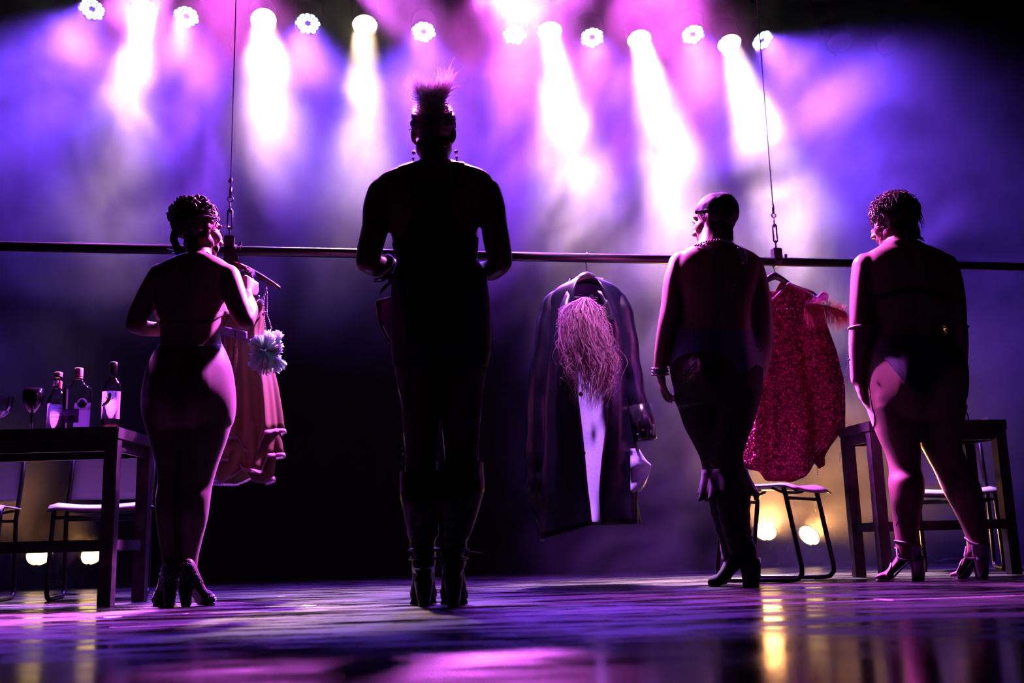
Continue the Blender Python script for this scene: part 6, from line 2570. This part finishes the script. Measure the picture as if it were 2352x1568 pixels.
# low platform and cables behind on the right
p0 = at(2050, 1250, 8.3)
p1 = at(2260, 1246, 8.4)
b = bmesh.new()
bm_box(b, ((p0.x + p1.x) / 2, 8.35, 0.14), ((p1.x - p0.x) + 0.3, 0.30, 0.28), Matrix.Rotation(math.atan(SKEW), 3, 'Z'), 0.01)
tag(from_bm('low_platform', b, mat('dark_platform', (0.03, 0.025, 0.03), 0.5)), 'low dark platform in front of the curtain behind the sandals', 'platform')
b = bmesh.new()
bm_tube(b, smooth_path([at(2060, 1262, 7.9), at(2130, 1272, 7.9), at(2150, 1284, 7.9), at(2180, 1278, 7.9), at(2240, 1280, 7.9)], 8), 0.008, 6)
zmin = min(v.co.z for v in b.verts)
for v in b.verts:
    v.co.z -= zmin - 0.001
tag(from_bm('floor_cable', b, mat('rubber_cable', (0.05, 0.04, 0.05), 0.5), None, True), 'slack rubber cable on the floor near the low platform', 'cable')

# haze hanging behind the performers: a voxel volume, denser high up, thinning out towards the performers
HZ_MIN, HZ_MAX = Vector((-6.0, -1.0, -3.1)), Vector((6.0, 1.35, 3.1))
hz = bpy.data.materials.new('stage_haze')
hz.use_nodes = True
nt = hz.node_tree
for n_ in list(nt.nodes):
    if n_.type != 'OUTPUT_MATERIAL':
        nt.nodes.remove(n_)
out = [n_ for n_ in nt.nodes if n_.type == 'OUTPUT_MATERIAL'][0]
vsn = nt.nodes.new('ShaderNodeVolumeScatter')
vsn.inputs['Color'].default_value = (1, 1, 1, 1)
vsn.inputs['Anisotropy'].default_value = 0.45
vin = nt.nodes.new('ShaderNodeVolumeInfo')
nt.links.new(vin.outputs['Density'], vsn.inputs['Density'])
nt.links.new(vsn.outputs[0], out.inputs['Volume'])

gt = bpy.data.node_groups.new('haze_field', 'GeometryNodeTree')
gt.interface.new_socket('Geometry', in_out='INPUT', socket_type='NodeSocketGeometry')
gt.interface.new_socket('Geometry', in_out='OUTPUT', socket_type='NodeSocketGeometry')
gout = gt.nodes.new('NodeGroupOutput')
vc = gt.nodes.new('GeometryNodeVolumeCube')
vc.inputs['Min'].default_value = HZ_MIN
vc.inputs['Max'].default_value = HZ_MAX
vc.inputs['Resolution X'].default_value = 220
vc.inputs['Resolution Y'].default_value = 40
vc.inputs['Resolution Z'].default_value = 116
pos = gt.nodes.new('GeometryNodeInputPosition')
sep = gt.nodes.new('ShaderNodeSeparateXYZ')
gt.links.new(pos.outputs[0], sep.inputs[0])


def gmap(src, a, b_, c, d, smooth=True):
    n = gt.nodes.new('ShaderNodeMapRange')
    if smooth:
        n.interpolation_type = 'SMOOTHSTEP'
    n.inputs['From Min'].default_value = a
    n.inputs['From Max'].default_value = b_
    n.inputs['To Min'].default_value = c
    n.inputs['To Max'].default_value = d
    gt.links.new(src, n.inputs[0])
    return n.outputs[0]


def gmul(x, y):
    n = gt.nodes.new('ShaderNodeMath')
    n.operation = 'MULTIPLY'
    gt.links.new(x, n.inputs[0])
    gt.links.new(y, n.inputs[1])
    return n.outputs[0]


nz = gt.nodes.new('ShaderNodeTexNoise')
nz.inputs['Scale'].default_value = 1.1
nz.inputs['Detail'].default_value = 6.0
nz.inputs['Roughness'].default_value = 0.66
nz.inputs['Distortion'].default_value = 1.6
# sheets of smoke: finer across the stage than along the depth
vsm = gt.nodes.new('ShaderNodeVectorMath')
vsm.operation = 'MULTIPLY'
vsm.inputs[1].default_value = (1.0, 0.28, 0.85)
gt.links.new(pos.outputs[0], vsm.inputs[0])
gt.links.new(vsm.outputs[0], nz.inputs['Vector'])
dens = gmap(nz.outputs[0], 0.40, 0.66, 0.030, 0.34)
dens = gmul(dens, gmap(sep.outputs['Y'], -1.0, -0.05, 0.0, 1.0))
# most of it hangs high; some lingers low on the right and at the far left
low = gt.nodes.new('ShaderNodeMath')
low.operation = 'ADD'
gt.links.new(gmap(sep.outputs['X'], -0.2, 1.2, 0.0, 0.70), low.inputs[0])
gt.links.new(gmap(sep.outputs['X'], -4.2, -2.0, 0.22, 0.0), low.inputs[1])
zf = gt.nodes.new('ShaderNodeMath')
zf.operation = 'MAXIMUM'
gt.links.new(gmap(sep.outputs['Z'], -1.9, 0.8, 0.0, 1.0), zf.inputs[0])
gt.links.new(low.outputs[0], zf.inputs[1])
dens = gmul(dens, zf.outputs[0])
gt.links.new(dens, vc.inputs['Density'])
sm = gt.nodes.new('GeometryNodeSetMaterial')
sm.inputs['Material'].default_value = hz
gt.links.new(vc.outputs[0], sm.inputs[0])
gt.links.new(sm.outputs[0], gout.inputs[0])
vol = bpy.data.volumes.new('haze')
vol.materials.append(hz)

vol.render.step_size = 1.0
haze = bpy.data.objects.new('haze', vol)
COL.objects.link(haze)
haze.location = (0, 6.95, 3.12)
haze.rotation_euler = (0, 0, math.atan(SKEW))
gm = haze.modifiers.new('haze', 'NODES')
gm.node_group = gt
haze['kind'] = 'stuff'
haze['label'] = 'drifting stage haze lit violet and white by the lamps'
haze['category'] = 'haze'
